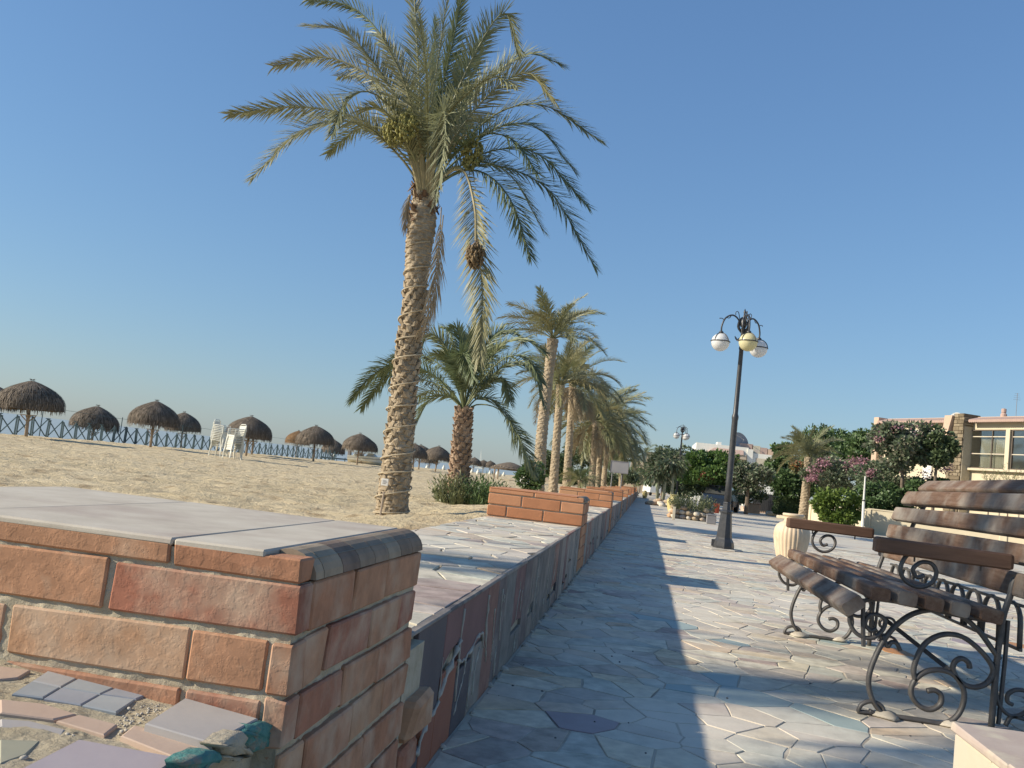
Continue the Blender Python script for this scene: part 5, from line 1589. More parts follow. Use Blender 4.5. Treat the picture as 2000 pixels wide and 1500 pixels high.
# white amphora bollards
bm = MB(); bm.lathe([(.10, -.05), (.17, .04), (.20, .18), (.17, .30), (.11, .37), (.09, .42), (.12, .46), (.10, .50), (.03, .51)], k=12); bm = bm.mesh('beach_bollard', M_plastic, True)
for k, (px, py, h, lab) in enumerate(((697, 906, 13, 'beneath the umbrella left of the white boat'), (800, 912, 8, 'just right of the tallest palm trunk'), (834, 915, 9, 'between two umbrella posts left of the short palm'), (866, 920, 9, 'against the left side of the short palm trunk'),
        (922, 921, 9, 'nearest the right side of the short palm trunk'), (933, 929, 10, 'low and large, nearest of those right of the short palm'), (957, 925, 8, 'under the third tiny umbrella'), (971, 926, 8, 'right of the third tiny umbrella'),
        (974, 932, 10, 'low one near the divider end'), (984, 927, 8, 'last one before the green bush'), (652, 902, 8, 'under the small umbrella in the middle of the row'))):
    Y = .5 * F / h; q = PY(px, py, Y)
    o = inst('beach_bollard', bm, None, (q.x, Y, ground_at(q.x, Y) + 0)); tag(o, 'white jar shaped beach bollard ' + lab, 'bollard', 'white bollards on the beach')
# sail far out
q = PY(934, 915, 600); m = MB(); m.add([(0, 0, 0), (0, .3, 0), (2.2, .1, 1), (0.4, .15, 13)], [(0, 2, 3), (0, 1, 3), (1, 2, 3), (0, 1, 2)]); m.box(-2, 4, -.8, .8, -.4, .6)
o = m.obj('sail_boat', M_plastic, None, loc=(q.x, 600, -.2)); tag(o, 'tiny white sailing boat on the sea horizon right of the short palm', 'boat')

# ================================================================ TREES AND SHRUBS
def leafy(name, label, cat, px, py, Y, rw, rh, n, ls, m, seed, trunk=True, group=None, flowers=None, nb=9, base=0.0, density=1.0, trunk_r=.10, tm=None, flat=.8):
    """crown of small leaves gathered in clumps, placed by its centre in the view; radii in picture units"""
    rr = random.Random(seed); c = PY(px, py, Y)
    W = rw * Y / F; Hh = rh * Y / F
    root = empty(name, (c.x, Y, base)); cz = c.z - base
    D = W * flat
    clumps = []
    for k in range(nb * 3):
        while True:
            v = Vector((rr.uniform(-1, 1), rr.uniform(-1, 1), rr.uniform(-1, 1)))
            if .25 < v.length < 1: break
        v = v.normalized() * (v.length ** .5) * .92
        clumps.append((Vector((v.x * W, v.y * D, v.z * Hh)), rr.uniform(.16, .42) * min(W, Hh * 1.4), rr.random()))
    mb = MB()
    for k in range(n):
        c_, r_, t_ = clumps[rr.randrange(len(clumps))]
        while True:
            v = Vector((rr.uniform(-1, 1), rr.uniform(-1, 1), rr.uniform(-1, 1)))
            if .1 < v.length < 1: break
        v = v.normalized() * (v.length ** .35)
        p = c_ + Vector((v.x * r_ * 1.35, v.y * r_, v.z * r_ * .8)) + Vector((0, 0, cz))
        d = (v + Vector((rr.uniform(-1, 1), rr.uniform(-1, 1), rr.uniform(-.8, .8)))).normalized()
        s = ls * rr.uniform(.6, 1.35)
        if rr.random() < .07: p = p + v * rr.uniform(.1, .45) * r_
        w_ = d.cross(Vector((rr.uniform(-1, 1), rr.uniform(-1, 1), rr.uniform(-1, 1)))).normalized() * s * .30
        mb.cur = (t_ * .35 + rr.random() * .65) + .001
        mb.add([p, p + d * s * .5 + w_, p + d * s, p + d * s * .5 - w_], [(0, 1, 2, 3)])
    mb.obj('crown', m, root)
    if trunk:
        t = MB(); zt = max(.15, cz - Hh * .55)
        t.tube(catmull([Vector((0, 0, -.1)), Vector((rr.uniform(-.06, .06), 0, zt * .5)), Vector((0, 0, zt))], 3), [trunk_r * 1.2, trunk_r * 1.1, trunk_r, trunk_r * .95, trunk_r * .9, trunk_r * .85, trunk_r * .8], 8)
        for k in range(7):
            c_ = clumps[k][0]; e = c_ * .8 + Vector((0, 0, cz))
            t.tube([Vector((0, 0, zt * .95)), Vector((e.x * .4, e.y * .4, lerp(zt, e.z, .55))), e], [trunk_r * .6, trunk_r * .4, trunk_r * .12], 5)
        t.obj('trunk', tm or M_bark, root)
    if flowers:
        fm, fn, fs_, spots = flowers
        fb = MB()
        for k in range(fn):
            if spots:
                a, b, r0 = spots[rr.randrange(len(spots))]
                q = PY(a + rr.gauss(0, r0), b + rr.gauss(0, r0 * .7), Y) - Vector((c.x, Y, base)); q.y = -D * rr.uniform(.4, 1.0)
            else:
                c_, r_, t_ = clumps[rr.randrange(len(clumps))]; q = c_ + Vector((0, 0, cz)) + Vector((rr.uniform(-1, 1), rr.uniform(-1, .2), rr.uniform(-.3, 1))) * r_
            fb.cur = rr.random() + .001
            d = Vector((rr.uniform(-1, 1), rr.uniform(-1, 1), rr.uniform(-.5, 1))).normalized() * fs_ * rr.uniform(.6, 1.3)
            w_ = d.cross(Vector((rr.uniform(-1, 1), rr.uniform(-1, 1), rr.uniform(-1, 1)))).normalized() * fs_ * .4
            fb.add([q, q + d * .5 + w_, q + d, q + d * .5 - w_], [(0, 1, 2, 3)])
        fb.obj('blossom', fm, root)
    tag(root, label, cat, group); return root
GT = 'garden trees beyond the promenade'
leafy('tree', 'dark feathery tree behind the small distant street lamp', 'tree', 1330, 902, 62, 52, 24, 5200, .20, M_leaf_grey, 1, group=GT, nb=8, trunk_r=.12)
leafy('tree', 'lower dark tree mass left of the small distant street lamp', 'tree', 1300, 908, 60, 30, 22, 2600, .18, M_leaf_dark, 2, group=GT)
leafy('tree', 'bright green spreading tree with a few coral flowers left of the tall lamp post', 'tree', 1392, 918, 47, 58, 30, 7500, .17, M_leaf_bright, 3, group=GT, flowers=(M_flower_r, 120, .11, [(1372, 930, 6), (1385, 935, 5)]))
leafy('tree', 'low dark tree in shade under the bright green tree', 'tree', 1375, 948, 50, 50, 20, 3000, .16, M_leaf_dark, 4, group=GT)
leafy('tree', 'round grey green tree in front of the white villa, right of the tall lamp post', 'tree', 1463, 930, 46, 36, 24, 4200, .14, M_leaf_grey, 5, group=GT, trunk_r=.09)
leafy('hedge', 'dark clipped hedge behind the two cream garden piers', 'hedge', 1452, 963, 52, 40, 16, 3000, .12, M_leaf_dark, 6, group='hedges', trunk=False)
leafy('tree', 'light green leafy tree at the right end of the white villa', 'tree', 1528, 905, 52, 30, 38, 4200, .17, M_leaf_mid, 7, group=GT)
leafy('shrub', 'glossy green shrub at the foot of the stiff garden palm', 'shrub', 1555, 945, 50, 44, 26, 4800, .18, M_leaf_mid, 8, trunk=False, group='garden shrubs')
leafy('tree', 'large green tree behind the stiff garden palm', 'tree', 1618, 880, 60, 62, 38, 8000, .20, M_leaf_mid, 9, group=GT, nb=12)
leafy('tree', 'slender dark green tree top rising above the stiff garden palm', 'tree', 1611, 850, 62, 14, 20, 800, .18, M_leaf_dark, 10, group=GT)
leafy('tree', 'green tree behind the bougainvillea, left of the cream villa', 'tree', 1690, 886, 56, 48, 40, 7000, .19, M_leaf_mid, 11, group=GT, nb=11)
leafy('bougainvillea', 'sprawling bougainvillea with magenta and orange flower patches right of the stiff garden palm', 'shrub', 1645, 928, 43, 72, 30, 8500, .13, M_leaf_grey, 12, trunk=False, group='bougainvilleas', flowers=(M_flower, 1000, .09, [(1585, 920, 7), (1600, 905, 8), (1655, 910, 12), (1695, 930, 9), (1670, 905, 8), (1578, 935, 6)]))
leafy('orange_blossom_shrub', 'small patch of orange flowers left of the stiff garden palm trunk', 'shrub', 1560, 912, 48, 16, 13, 500, .12, M_leaf_olive, 13, trunk=False, group='garden shrubs', flowers=(M_flower_o, 420, .10, None))
leafy('bougainvillea', 'darker bougainvillea thicket behind the bench back', 'shrub', 1745, 940, 40, 66, 32, 8000, .13, M_leaf_grey, 14, trunk=False, group='bougainvilleas', flowers=(M_flower, 560, .085, [(1835, 915, 9), (1800, 930, 10), (1765, 942, 8), (1690, 925, 5)]))
leafy('tree', 'grey green frangipani tree in front of the cream villa, with a thin forked trunk', 'tree', 1765, 868, 38, 52, 38, 5200, .17, M_leaf_grey, 15, group=GT, nb=8, trunk_r=.07, flowers=(M_flower, 150, .08, [(1742, 838, 5), (1790, 845, 12), (1710, 860, 6)]))
leafy('tree', 'dark leafy tree against the brown stone fin of the cream villa', 'tree', 1832, 872, 37.5, 33, 34, 3400, .16, M_leaf_dark, 16, group=GT, nb=7, trunk_r=.06)
leafy('shrub', 'dark green shrubs between the lime bush and the bench back', 'shrub', 1725, 975, 38, 56, 24, 5200, .13, M_leaf_mid, 17, trunk=False, group='garden shrubs')
leafy('shrub', 'green shrubs seen between the upper slats of the bench', 'shrub', 1900, 965, 38, 130, 20, 8000, .13, M_leaf_mid, 117, trunk=False, group='garden shrubs')
leafy('lime_bush', 'rounded lime green bush spilling over the garden wall beside the white pole', 'bush', 1637, 990, 35, 40, 29, 5600, .13, M_leaf_lime, 18, trunk=False, flat=.5)
leafy('bush', 'fresh green bush with white flowers at the foot of the slanting palm', 'bush', 1040, 932, 23.5, 26, 26, 3400, .085, M_leaf_mid, 19, trunk=False, flowers=(M_white, 60, .04, [(1025, 940, 8)]))
leafy('tree', 'dark round tree seen between the trunks of the palm row', 'tree', 1138, 885, 88, 34, 24, 3600, .26, M_leaf_dark, 20, group='trees at the far end')
leafy('tree', 'dark green tree mass behind the slanting palm trunk', 'tree', 1080, 905, 86, 34, 26, 3400, .26, M_leaf_dark, 21, group='trees at the far end')
leafy('tree', 'dark green tree behind the palm row, above the signboard', 'tree', 1205, 880, 92, 34, 34, 4200, .27, M_leaf_dark, 22, group='trees at the far end')
leafy('shrub', 'bright green shrubs at the far end of the promenade', 'shrub', 1262, 932, 75, 38, 15, 4200, .17, M_leaf_bright, 23, trunk=False, group='far shrubs')
leafy('shrub', 'grey green shrubs behind the signboard', 'shrub', 1195, 928, 66, 46, 18, 5200, .17, M_leaf_grey, 24, trunk=False, group='far shrubs')
leafy('shrub', 'far shrub belt behind the palm row trunks', 'shrub', 1110, 930, 95, 60, 14, 4200, .24, M_leaf_mid, 25, trunk=False, group='far shrubs')
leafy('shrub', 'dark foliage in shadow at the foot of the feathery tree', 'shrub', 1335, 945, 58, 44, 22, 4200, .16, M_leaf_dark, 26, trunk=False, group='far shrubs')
# clipped block hedge
q = PY(1541, 1002, 50)
hr = empty('clipped_hedge', (q.x, 50, 0)); tag(hr, 'clipped box shaped hedge left of the stiff garden palm trunk', 'hedge', 'hedges')
mb = MB(); rr = random.Random(6)
hw, hh = 29 * 50 / F, 38 * 50 / F + .05
hb = MB(); hb.cham(-hw*.93, hw*.93, -.45, .45, .12, hh * .96, .12); hb.obj('twigs', M_leaf_dark, hr)
for k in range(5200):
    f = rr.randrange(4); a, b = rr.uniform(-1, 1), rr.uniform(0, 1)
    if f == 0: p = Vector((a * hw, -.5, .12 + b * (hh - .12)))
    elif f == 1: p = Vector((a * hw, (b - .5), hh))
    elif f == 2: p = Vector((-hw, a * .5, .12 + b * (hh - .12)))
    else: p = Vector((hw, a * .5, .12 + b * (hh - .12)))
    k_ = mnoise.noise(p * 2.2) * .08; p = p + Vector((p.x / hw * k_, p.y * k_, k_))
    rc = Vector((max(0, abs(p.x) - hw + .15), 0, max(0, p.z - hh + .15)))
    if rc.length > .15: continue
    d = Vector((rr.uniform(-1, 1), rr.uniform(-1, 1), rr.uniform(-1, 1))).normalized() * .08
    w_ = d.cross(Vector((rr.uniform(-1, 1), rr.uniform(-1, 1), 1))).normalized() * .03; mb.cur = rr.random() + .001
    mb.add([p, p + d * .5 + w_, p + d, p + d * .5 - w_], [(0, 1, 2, 3)])
mb.obj('leaves', M_leaf_hedge, hr)
# three slim pale trunks on a rubble mound
mo = empty('rubble_mound', (PY(1300, 965, 42).x, 42, 0)); tag(mo, 'low mound of rough stones under the three slim pale trunks', 'rock mound')
rr = random.Random(14)
for k in range(46):
    a = rr.random() * 6.28; r = .75 * math.sqrt(rr.random()); s = rr.uniform(.07, .15); mb = MB()
    vs = [(s * rr.uniform(.7, 1.2) * math.sin(math.pi * i / 4) * math.cos(j * 1.047) * 1.3, s * rr.uniform(.7, 1.2) * math.sin(math.pi * i / 4) * math.sin(j * 1.047), s * .8 * math.cos(math.pi * i / 4)) for i in range(5) for j in range(6)]
    mb.add(vs, [(i*6+j, (i+1)*6+j, (i+1)*6+(j+1)%6, i*6+(j+1)%6) for i in range(4) for j in range(6)])
    o = mb.obj('stone', M_rock, mo, True); o.location = (r * math.cos(a), r * math.sin(a), .05 + .38 * (1 - r / .8) * rr.random())
for k, (px, tx, ty, pb, nm) in enumerate(((1286, 1283, 920, 958, 'leftmost and shortest'), (1296, 1304, 904, 962, 'middle leaning'), (1313, 1316, 903, 960, 'rightmost upright'))):
    Y = 43; b = PY(px, pb, Y); t = PY(tx, ty, Y); root = empty('slim_tree', (b.x, Y, 0))
    m = MB(); m.tube([Vector((0, 0, .0)), (b + t) / 2 - Vector((b.x, Y, 0)), t - Vector((b.x, Y, 0))], [.085, .070, .055], 8); m.obj('trunk', M_paletrunk, root, True)
    mb = MB(); rr = random.Random(k)
    for i in range(420):
        v = Vector((rr.gauss(0, .26), rr.gauss(0, .24), rr.gauss(-.1, .18))); p = t - Vector((b.x, Y, 0)) + v
        d = (v + Vector((0, 0, -.15))).normalized() * .22; w_ = d.cross(Vector((rr.random(), rr.random(), 1))).normalized() * .04
        mb.cur = rr.random() + .001; mb.add([p, p + d * .5 + w_, p + d - Vector((0, 0, .05)), p + d * .5 - w_], [(0, 1, 2, 3)])
    mb.obj('crown', M_leaf_grey, root)
    tag(root, 'slim pale trunked small tree on the rubble mound, %s of the three' % nm, 'tree', 'slim trunks on the rubble mound')

# ================================================================ SIGNBOARD, POLE, CAR, WALLS
q = PY(1212, 940, 30); sg = empty('signboard', (q.x, 30, 0)); tag(sg, 'blank grey rear of a signboard on two thin legs above the seat wall', 'signboard')
a = PY(1194, 900, 30); b = PY(1226, 925, 30)
m = MB(); m.cham(a.x - q.x, b.x - q.x, -.02, .02, b.z, a.z, .004); m.obj('board', M_sign, sg)
m = MB()
for (x0, x1, z0, z1) in ((a.x-q.x-.01, b.x-q.x+.01, a.z, a.z+.02), (a.x-q.x-.01, b.x-q.x+.01, b.z-.02, b.z), (a.x-q.x-.012, a.x-q.x, b.z, a.z), (b.x-q.x, b.x-q.x+.012, b.z, a.z)): m.box(x0, x1, -.03, .03, z0, z1)
m.obj('frame', M_grey, sg)
for f in (.12, .68):
    x = lerp(a.x, b.x, f) - q.x; m = MB(); m.tube([(x, .01, 0), (x, .01, b.z)], .016, 6); m.obj('leg', M_grey, sg)
q = PY(1684, 1040, 33.5); pole = empty('white_pole', (q.x, 33.5, 0)); t = PY(1689, 930, 33.5)
m = MB(); m.tube([(0, 0, 0), ((t.x - q.x) * .55, 0, t.z * .6)], .045, 8); m.obj('lower_tube', M_white, pole)
m = MB(); m.tube([((t.x - q.x) * .55, 0, t.z * .6), ((t.x - q.x) * .75, 0, t.z)], [.032, .022], 8); m.obj('upper_tube', M_white, pole)
m = MB(); m.lathe([(.055, 0), (.055, .05)], ((t.x - q.x) * .5, 0, t.z * .57), 10); m.obj('collar', M_iron, pole)
tag(pole, 'slim white pole standing before the bougainvillea right of the lime bush', 'pole')
# parked dark car
q = PY(1402, 985, 46); car = empty('parked_car', (q.x + .15, 47, .01), math.radians(78)); tag(car, 'dark blue parked car half hidden behind the planter shrub and lamp post', 'car')
def loft(sec, m, name, par, sm=False):
    mb = MB(); n_ = len(sec[0]); mb.add([p for s in sec for p in s], [(i*n_+j, (i+1)*n_+j, (i+1)*n_+(j+1)%n_, i*n_+(j+1)%n_) for i in range(len(sec)-1) for j in range(n_)] + [tuple(range(n_)), tuple((len(sec)-1)*n_+j for j in reversed(range(n_)))]); return mb.obj(name, m, par, sm)
M_car = mat('dark blue car paint', [(0.012,0.020,0.035),(0.018,0.028,0.045)], 2, .25, spec=.6)
M_tyre = mat('tyre rubber', [(0.02,0.02,0.02),(0.03,0.03,0.03)], 5, .8)
bodyp = [(-1.7, .42, .30, .60), (-1.62, .66, .26, .74), (-1.0, .72, .25, .80), (0, .74, .25, .82), (.9, .72, .25, .80), (1.6, .66, .27, .68), (1.75, .48, .32, .58)]
loft([[(x, -w_, z0), (x, w_, z0), (x, w_ * 1.04, (z0 + z1) / 2), (x, w_ * .93, z1), (x, -w_ * .93, z1), (x, -w_ * 1.04, (z0 + z1) / 2)] for x, w_, z0, z1 in bodyp], M_car, 'body', car)
loft([[(x, -w_, .79), (x, w_, .79), (x + dx, w_ * .84, z1), (x + dx, -w_ * .84, z1)] for x, w_, z1, dx in ((-1.25, .64, .80, .1), (-.75, .66, 1.16, .05), (.35, .66, 1.18, 0), (1.0, .64, .80, 0))], M_glass, 'windows', car)
loft([[(x, -.52, 1.17), (x, .52, 1.17), (x, .50, 1.20), (x, -.50, 1.20)] for x in (-.74, .36)], M_car, 'roof', car)
for x in (-1.1, 1.12):
    for s in (-1, 1):
        w_ = MB(); w_.lathe([(.02, -.09), (.28, -.09), (.29, -.05), (.29, .05), (.28, .09), (.02, .09)], k=16); o = w_.obj('wheel', M_tyre, car); o.location = (x, s * .66, .28); o.rotation_euler = (math.pi/2, 0, 0)
for s in (-1, 1):
    m = MB(); m.cham(1.66, 1.76, s * .50 - .12, s * .50 + .12, .50, .60, .02); m.obj('headlight', M_white, car)
# distant light vehicle at the far end
q = PY(1279, 955, 85); v = empty('white_van', (q.x, 85, 0), .2); tag(v, 'tiny white van at the far end of the promenade behind the slim trunks', 'van')
loft([[(-.75, y, .3), (.75, y, .3), (.72, y, z), (-.72, y, z)] for y, z in ((-1.6, .9), (-1.1, 1.0), (-.8, 1.7), (1.7, 1.75))], M_white, 'body', v)
m = MB(); m.box(-.6, .6, -.99, -.97, 1.08, 1.5); m.obj('windscreen', M_glass, v)
for x in (-.6, .6):
    for y in (-1.1, 1.1):
        w_ = MB(); w_.lathe([(.02, -.09), (.28, -.09), (.28, .09), (.02, .09)], k=12); o = w_.obj('wheel', M_tyre, v); o.location = (x, y, .28); o.rotation_euler = (0, math.pi/2, 0)

# cream garden piers either side of steps
for (x0, x1, yt, yb, nm) in ((1426, 1443, 976, 998, 'left and taller'), (1463, 1484, 983, 1003, 'right and lower')):
    Y = P((x0+x1)/2, yb, 0).y; a = PY(x0, yt, Y); b = PY(x1, yb, Y); pr = MB(); pr.cham(a.x, b.x, Y, Y + .8, 0, a.z, .02)
    r0 = empty('garden_pier', ((a.x+b.x)/2, Y, 0)); o = pr.obj('pier_body', M_stucco_p, r0); o.location = (-(a.x+b.x)/2, -Y, 0)
    m = MB(); m.cham(a.x - .02, b.x + .02, Y - .02, Y + .82, a.z, a.z + .03, .006); o = m.obj('cap', M_stucco_p, r0); o.location = (-(a.x+b.x)/2, -Y, 0)
    tag(r0, 'blocky cream pier in front of the dark railing, %s of the pair' % nm, 'pier', 'cream piers by the garden entrance')
a = PY(1440, 990, 60); stp = MB(); stp.box(a.x, a.x + 3.2, 56, 58, 0, .12); stp.box(a.x, a.x + 3.2, 56.4, 58, .12, .25)
tag(stp.obj('garden_steps', M_stucco_p), 'two shallow cream steps between the blocky piers', 'steps')
a = PY(1490, 1000, 48)
# iron railing fence
q0 = PY(1474, 990, 56); rl = empty('iron_railing', (q0.x, 56, 0)); tag(rl, 'dark iron railing fence left of the clipped hedge', 'railing')
bar = MB(); bar.tube([(0, 0, 0), (0, 0, 1.15)], .016, 4); bar = bar.mesh('bar', M_iron)
for k in range(22): inst('bar', bar, rl, (k * .1, 0, .05))
m = MB(); m.box(0, 2.1, -.02, .02, 1.08, 1.12); m.box(0, 2.1, -.02, .02, .12, .16); m.obj('rail', M_iron, rl)
m = MB(); m.box(-.1, 2.3, .25, .3, 0, 1.1); m.obj('backing', M_iron, rl)
# garden wall (segments following the view), with pillars and a barred gate
def wallseg(name, label, A, B, h, th=.22, m=M_stucco, cap=True, group='cream garden wall stretches'):
    A = Vector((A[0], A[1], 0)); B = Vector((B[0], B[1], 0)); d = B - A; L = d.length; rz = math.atan2(d.y, d.x)
    r = empty(name, A, rz)
    w_ = MB(); w_.box(0, L, -th/2, th/2, -.1, h); w_.obj('wall_body', m, r)
    if cap: c_ = MB(); c_.cham(-.02, L + .02, -th/2 - .025, th/2 + .025, h, h + .05, .01); c_.obj('coping', m, r)
    n_ = max(1, int(L / 2.6))
    for k in range(n_ + 1):
        p_ = MB(); p_.cham(k * L / n_ - .12, k * L / n_ + .12, -th/2 - .04, th/2 + .04, 0, h + .015, .01); p_.obj('pilaster', m, r)
    tag(r, label, 'wall', group); return r
wA = P(1712, 1050, 0); wB = P(1575, 1006, 0)
wA = Vector((9.0, 34.0, 0)); 
wallseg('garden_wall', 'low cream garden wall behind the lime bush, left of the bench back', (8.0, 36.0), (12.0, 34.2), .86)
wallseg('garden_wall', 'rounded end stretch of cream garden wall below the stiff garden palm', (7.0, 41.5), (8.0, 36.0), .80)
gx = PY(1853, 1050, 33)
wallseg('garden_wall', 'cream garden wall stretch seen between bench slats right of the barred gate', (15.0, 32.6), (24, 28.5), .86)
wallseg('garden_wall', 'short cream garden wall stretch seen between bench slats left of the barred gate', (12.0, 34.2), (13.2, 33.55), .86)
gt_ = empty('garden_gate', (13.35, 33.45, 0), math.atan2(-.85, 1.6)); tag(gt_, 'barred iron gate in the garden wall seen between the bench slats', 'gate')
gb = MB(); gb.tube([(0, 0, .05), (0, 0, .84)], .014, 4); gb = gb.mesh('bar', M_frame)
for k in range(15): inst('bar', gb, gt_, (.06 + k * .115, 0, 0))
m = MB(); m.box(0, 1.72, -.015, .015, .80, .84); m.box(0, 1.72, -.015, .015, .08, .12); m.obj('rail', M_frame, gt_)
# kerb of the garden strip
kb = MB(); kb.cham(0, 9, -.15, .15, 0, .14, .02); o = kb.obj('kerb', M_cream, None, loc=(6.2, 46, .01)); o.rotation_euler = (0, 0, math.radians(-38)); tag(o, kind='structure')
pp_ = PY(1497, 998, 50); m = MB(); m.tube([(0, 0, .12), (.45, .1, .12)], .12, 10); tag(m.obj('drain_pipe', M_cream, None, loc=(pp_.x, 50, 0)), 'short cream pipe end lying on the kerb right of the lower pier', 'pipe')

# ================================================================ VILLAS
class House:
    """upright facade set out in (u, z): u along the front from A towards B"""
    def __init__(s, A, B):
        s.A = Vector((A[0], A[1])); d = Vector((B[0] - A[0], B[1] - A[1])); s.d = d.normalized(); s.rz = math.atan2(d.y, d.x)
        s.root = empty('villa', (A[0], A[1], 0), s.rz)
    def uz(s, px, py):
        p = PL(px, py, s.A, s.d); return ((p.x - s.A.x) * s.d.x + (p.y - s.A.y) * s.d.y, p.z)
    def box(s, name, u0, u1, z0, z1, y0, y1, m, par=None, c=0):
        mb = MB()
        (mb.cham(u0, u1, y0, y1, z0, z1, c) if c else mb.box(u0, u1, y0, y1, z0, z1))
        return mb.obj(name, m, par or s.root)
# cream villa behind the bench.  The facade's local -y side faces the promenade.
h = House((12.55, 49.5), (20.4, 34.5))
tag(h.root, 'two storey cream villa with terracotta edged flat roof, brown stone fin and wide dark windows', 'villa')
u0, zt = h.uz(1735, 826); zr = 5.95
ua, _ = h.uz(1724, 820); uf0, _ = h.uz(1862, 860); uf1, _ = h.uz(1893, 860)
U = 26.0
def Hh_(px, py): return h.uz(px, py)
zroof = Hh_(1900, 823)[1]; zband = Hh_(1900, 838)[1]
uw0, zw1 = Hh_(1896, 839); uw1, zw0 = Hh_(1961, 917); um0, _ = Hh_(1963, 880); um1, _ = Hh_(1971, 880); ux0, _ = Hh_(1973, 880)
zs = Hh_(1930, 762)[1]
zsill = zw0
h.box('wall', ua, uf0, 0, zroof, .12, 6, M_stucco)
h.box('wall', uf1 - .1, U, 0, zsill, .12, 6, M_stucco)
h.box('wall', uf1 - .1, U, zw1, zroof, .12, 6, M_stucco)
h.box('wall', uf1 - .1, U, zsill, zw1, .9, 6, M_frame)
h.box('wall', ua - .35, ua, 0, zroof + .25, -.25, 6, M_stucco_p)
h.box('floor_band', uf1 - .1, U, zsill - .10, zsill, -.12, .115, M_stucco)
# stone fin, sloping
fb = MB(); zb = 0
k0 = Hh_(1880, 815)[0]; k1 = Hh_(1895, 815)[0]
uL, uR = Hh_(1862, 930)[0], Hh_(1884, 930)[0]; zz = Hh_(1870, 930)[1]
def finx(z, top, bot): return lerp(bot, top, min(1, max(0, (z - zz) / (zroof - zz))))
rr = random.Random(2); z = .3
while z < zroof + .2:
    hgt = rr.uniform(.12, .2); L_ = finx(z, k0, uL); R_ = finx(z, k1 + .1, uR + .15); x = L_
    while x < R_:
        w_ = min(rr.uniform(.2, .45), R_ - x + .02)
        mb = MB(); mb.cham(x, x + w_ - .012, -.45 - rr.uniform(0, .05), .5, z, z + hgt - .012, .012); mb.obj('stone', M_stone, h.root); x += w_
    z += hgt
fb.add([(uL, -.40, 0), (uR + .2, -.40, 0), (uR + .2, .6, 0), (uL, .6, 0), (k0, -.40, zroof + .2), (k1 + .1, -.40, zroof + .2), (k1 + .1, .6, zroof + .2), (k0, .6, zroof + .2)], [(0,3,2,1),(4,5,6,7),(0,1,5,4),(1,2,6,5),(2,3,7,6),(3,0,4,7)])
fb.obj('fin_core', M_mortar, h.root)
pa, pb_ = Hh_(1868, 817), Hh_(1880, 817); pc, pd_ = Hh_(1864, 868), Hh_(1857, 868)
fb = MB(); fb.add([(pa[0]-.1, -.6, zroof+.22), (k0, -.6, zroof+.22), (k0, .3, zroof+.22), (pa[0]-.1, .3, zroof+.22), (pd_[0], -.6, pd_[1]), (pc[0], -.6, pd_[1]), (pc[0], .3, pd_[1]), (pd_[0], .3, pd_[1])], [(0,1,2,3),(7,6,5,4),(0,4,5,1),(1,5,6,2),(2,6,7,3),(3,7,4,0)])
fb.obj('buttress', M_stucco_p, h.root)
# roof edge of half-round tiles
rt = MB(); rt.tube([(0, 0, 0), (0, .55, .16)], .075, 6); rt = rt.mesh('roof_tile', M_rooftile)
k = 0; x = ua + .05
while x < U and k < 230:
    if not (k0 - .3 < x < k1 + .2): inst('roof_tile', rt, h.root, (x, -.32, zroof - .02)); k += 1
    x += .115
h.box('roof_slab', ua, k0 - .2, zroof - .02, zroof + .12, .0, 6, M_rooftile); h.box('roof_slab', k1 + .15, U, zroof - .02, zroof + .12, .0, 6, M_rooftile)
h.box('parapet', ua, k0 - .2, zroof + .12, zroof + .24, .3, .5, M_stucco_p); h.box('parapet', k1 + .15, U, zroof + .12, zroof + .24, .3, .5, M_stucco_p)
def window(u0, u1, z0, z1, y, mull=(), trans=(), par=None, curtain=True, fm=M_frame):
    wr = MB(); t = .05
    wr.box(u0, u1, y - .04, y + .04, z0, z0 + t); wr.box(u0, u1, y - .04, y + .04, z1 - t, z1)
    wr.box(u0, u0 + t, y - .038, y + .038, z0 + t, z1 - t); wr.box(u1 - t, u1, y - .038, y + .038, z0 + t, z1 - t)
    for mm_ in mull: wr.box(u0 + mm_ * (u1-u0) - .02, u0 + mm_ * (u1-u0) + .02, y - .034, y + .034, z0 + t, z1 - t)
    w_ = wr.obj('window', fm, h.root)
    for tt in trans:
        b = MB(); b.box(u0 + t, u1 - t, y - .03, y + .03, z0 + tt * (z1-z0) - .02, z0 + tt * (z1-z0) + .02); b.obj('transom', M_cream, w_)
    g_ = MB(); g_.box(u0 + t, u1 - t, y + .004, y + .010, z0 + t, z1 - t); g_.obj('pane', M_glassy, w_)
    if curtain:
        c_ = MB(); n_ = 40; a0 = u0 + .25 * (u1-u0); a1 = u0 + .92 * (u1-u0)
        for s0, s1 in ((a0, a0 + .42 * (a1-a0)), (a0 + .46 * (a1-a0), a1)):
            vs = []
            for i in range(n_ + 1):
                x_ = lerp(s0, s1, i / n_); yy = y + .16 + .04 * math.sin(i * 1.3); vs += [(x_, yy, z0), (x_, yy, z0 + .78 * (z1-z0))]
            c_.add(vs, [(2*i, 2*i+2, 2*i+3, 2*i+1) for i in range(n_)])
        c_.obj('curtain', M_curtain, w_)
    return w_
M_glassy = bpy.data.materials.new('window pane'); M_glassy.use_nodes = True
nt = M_glassy.node_tree; o_ = nt.nodes['Material Output']
tr = N(nt, "ShaderNodeBsdfTransparent"); tr.inputs[0].default_value = (.90, .90, .87, 1)
gl = N(nt, "ShaderNodeBsdfGlossy"); gl.inputs['Roughness'].default_value = .06; gl.inputs[0].default_value = (.8, .85, .9, 1)
ms = N(nt, "ShaderNodeMixShader"); ms.inputs[0].default_value = .16
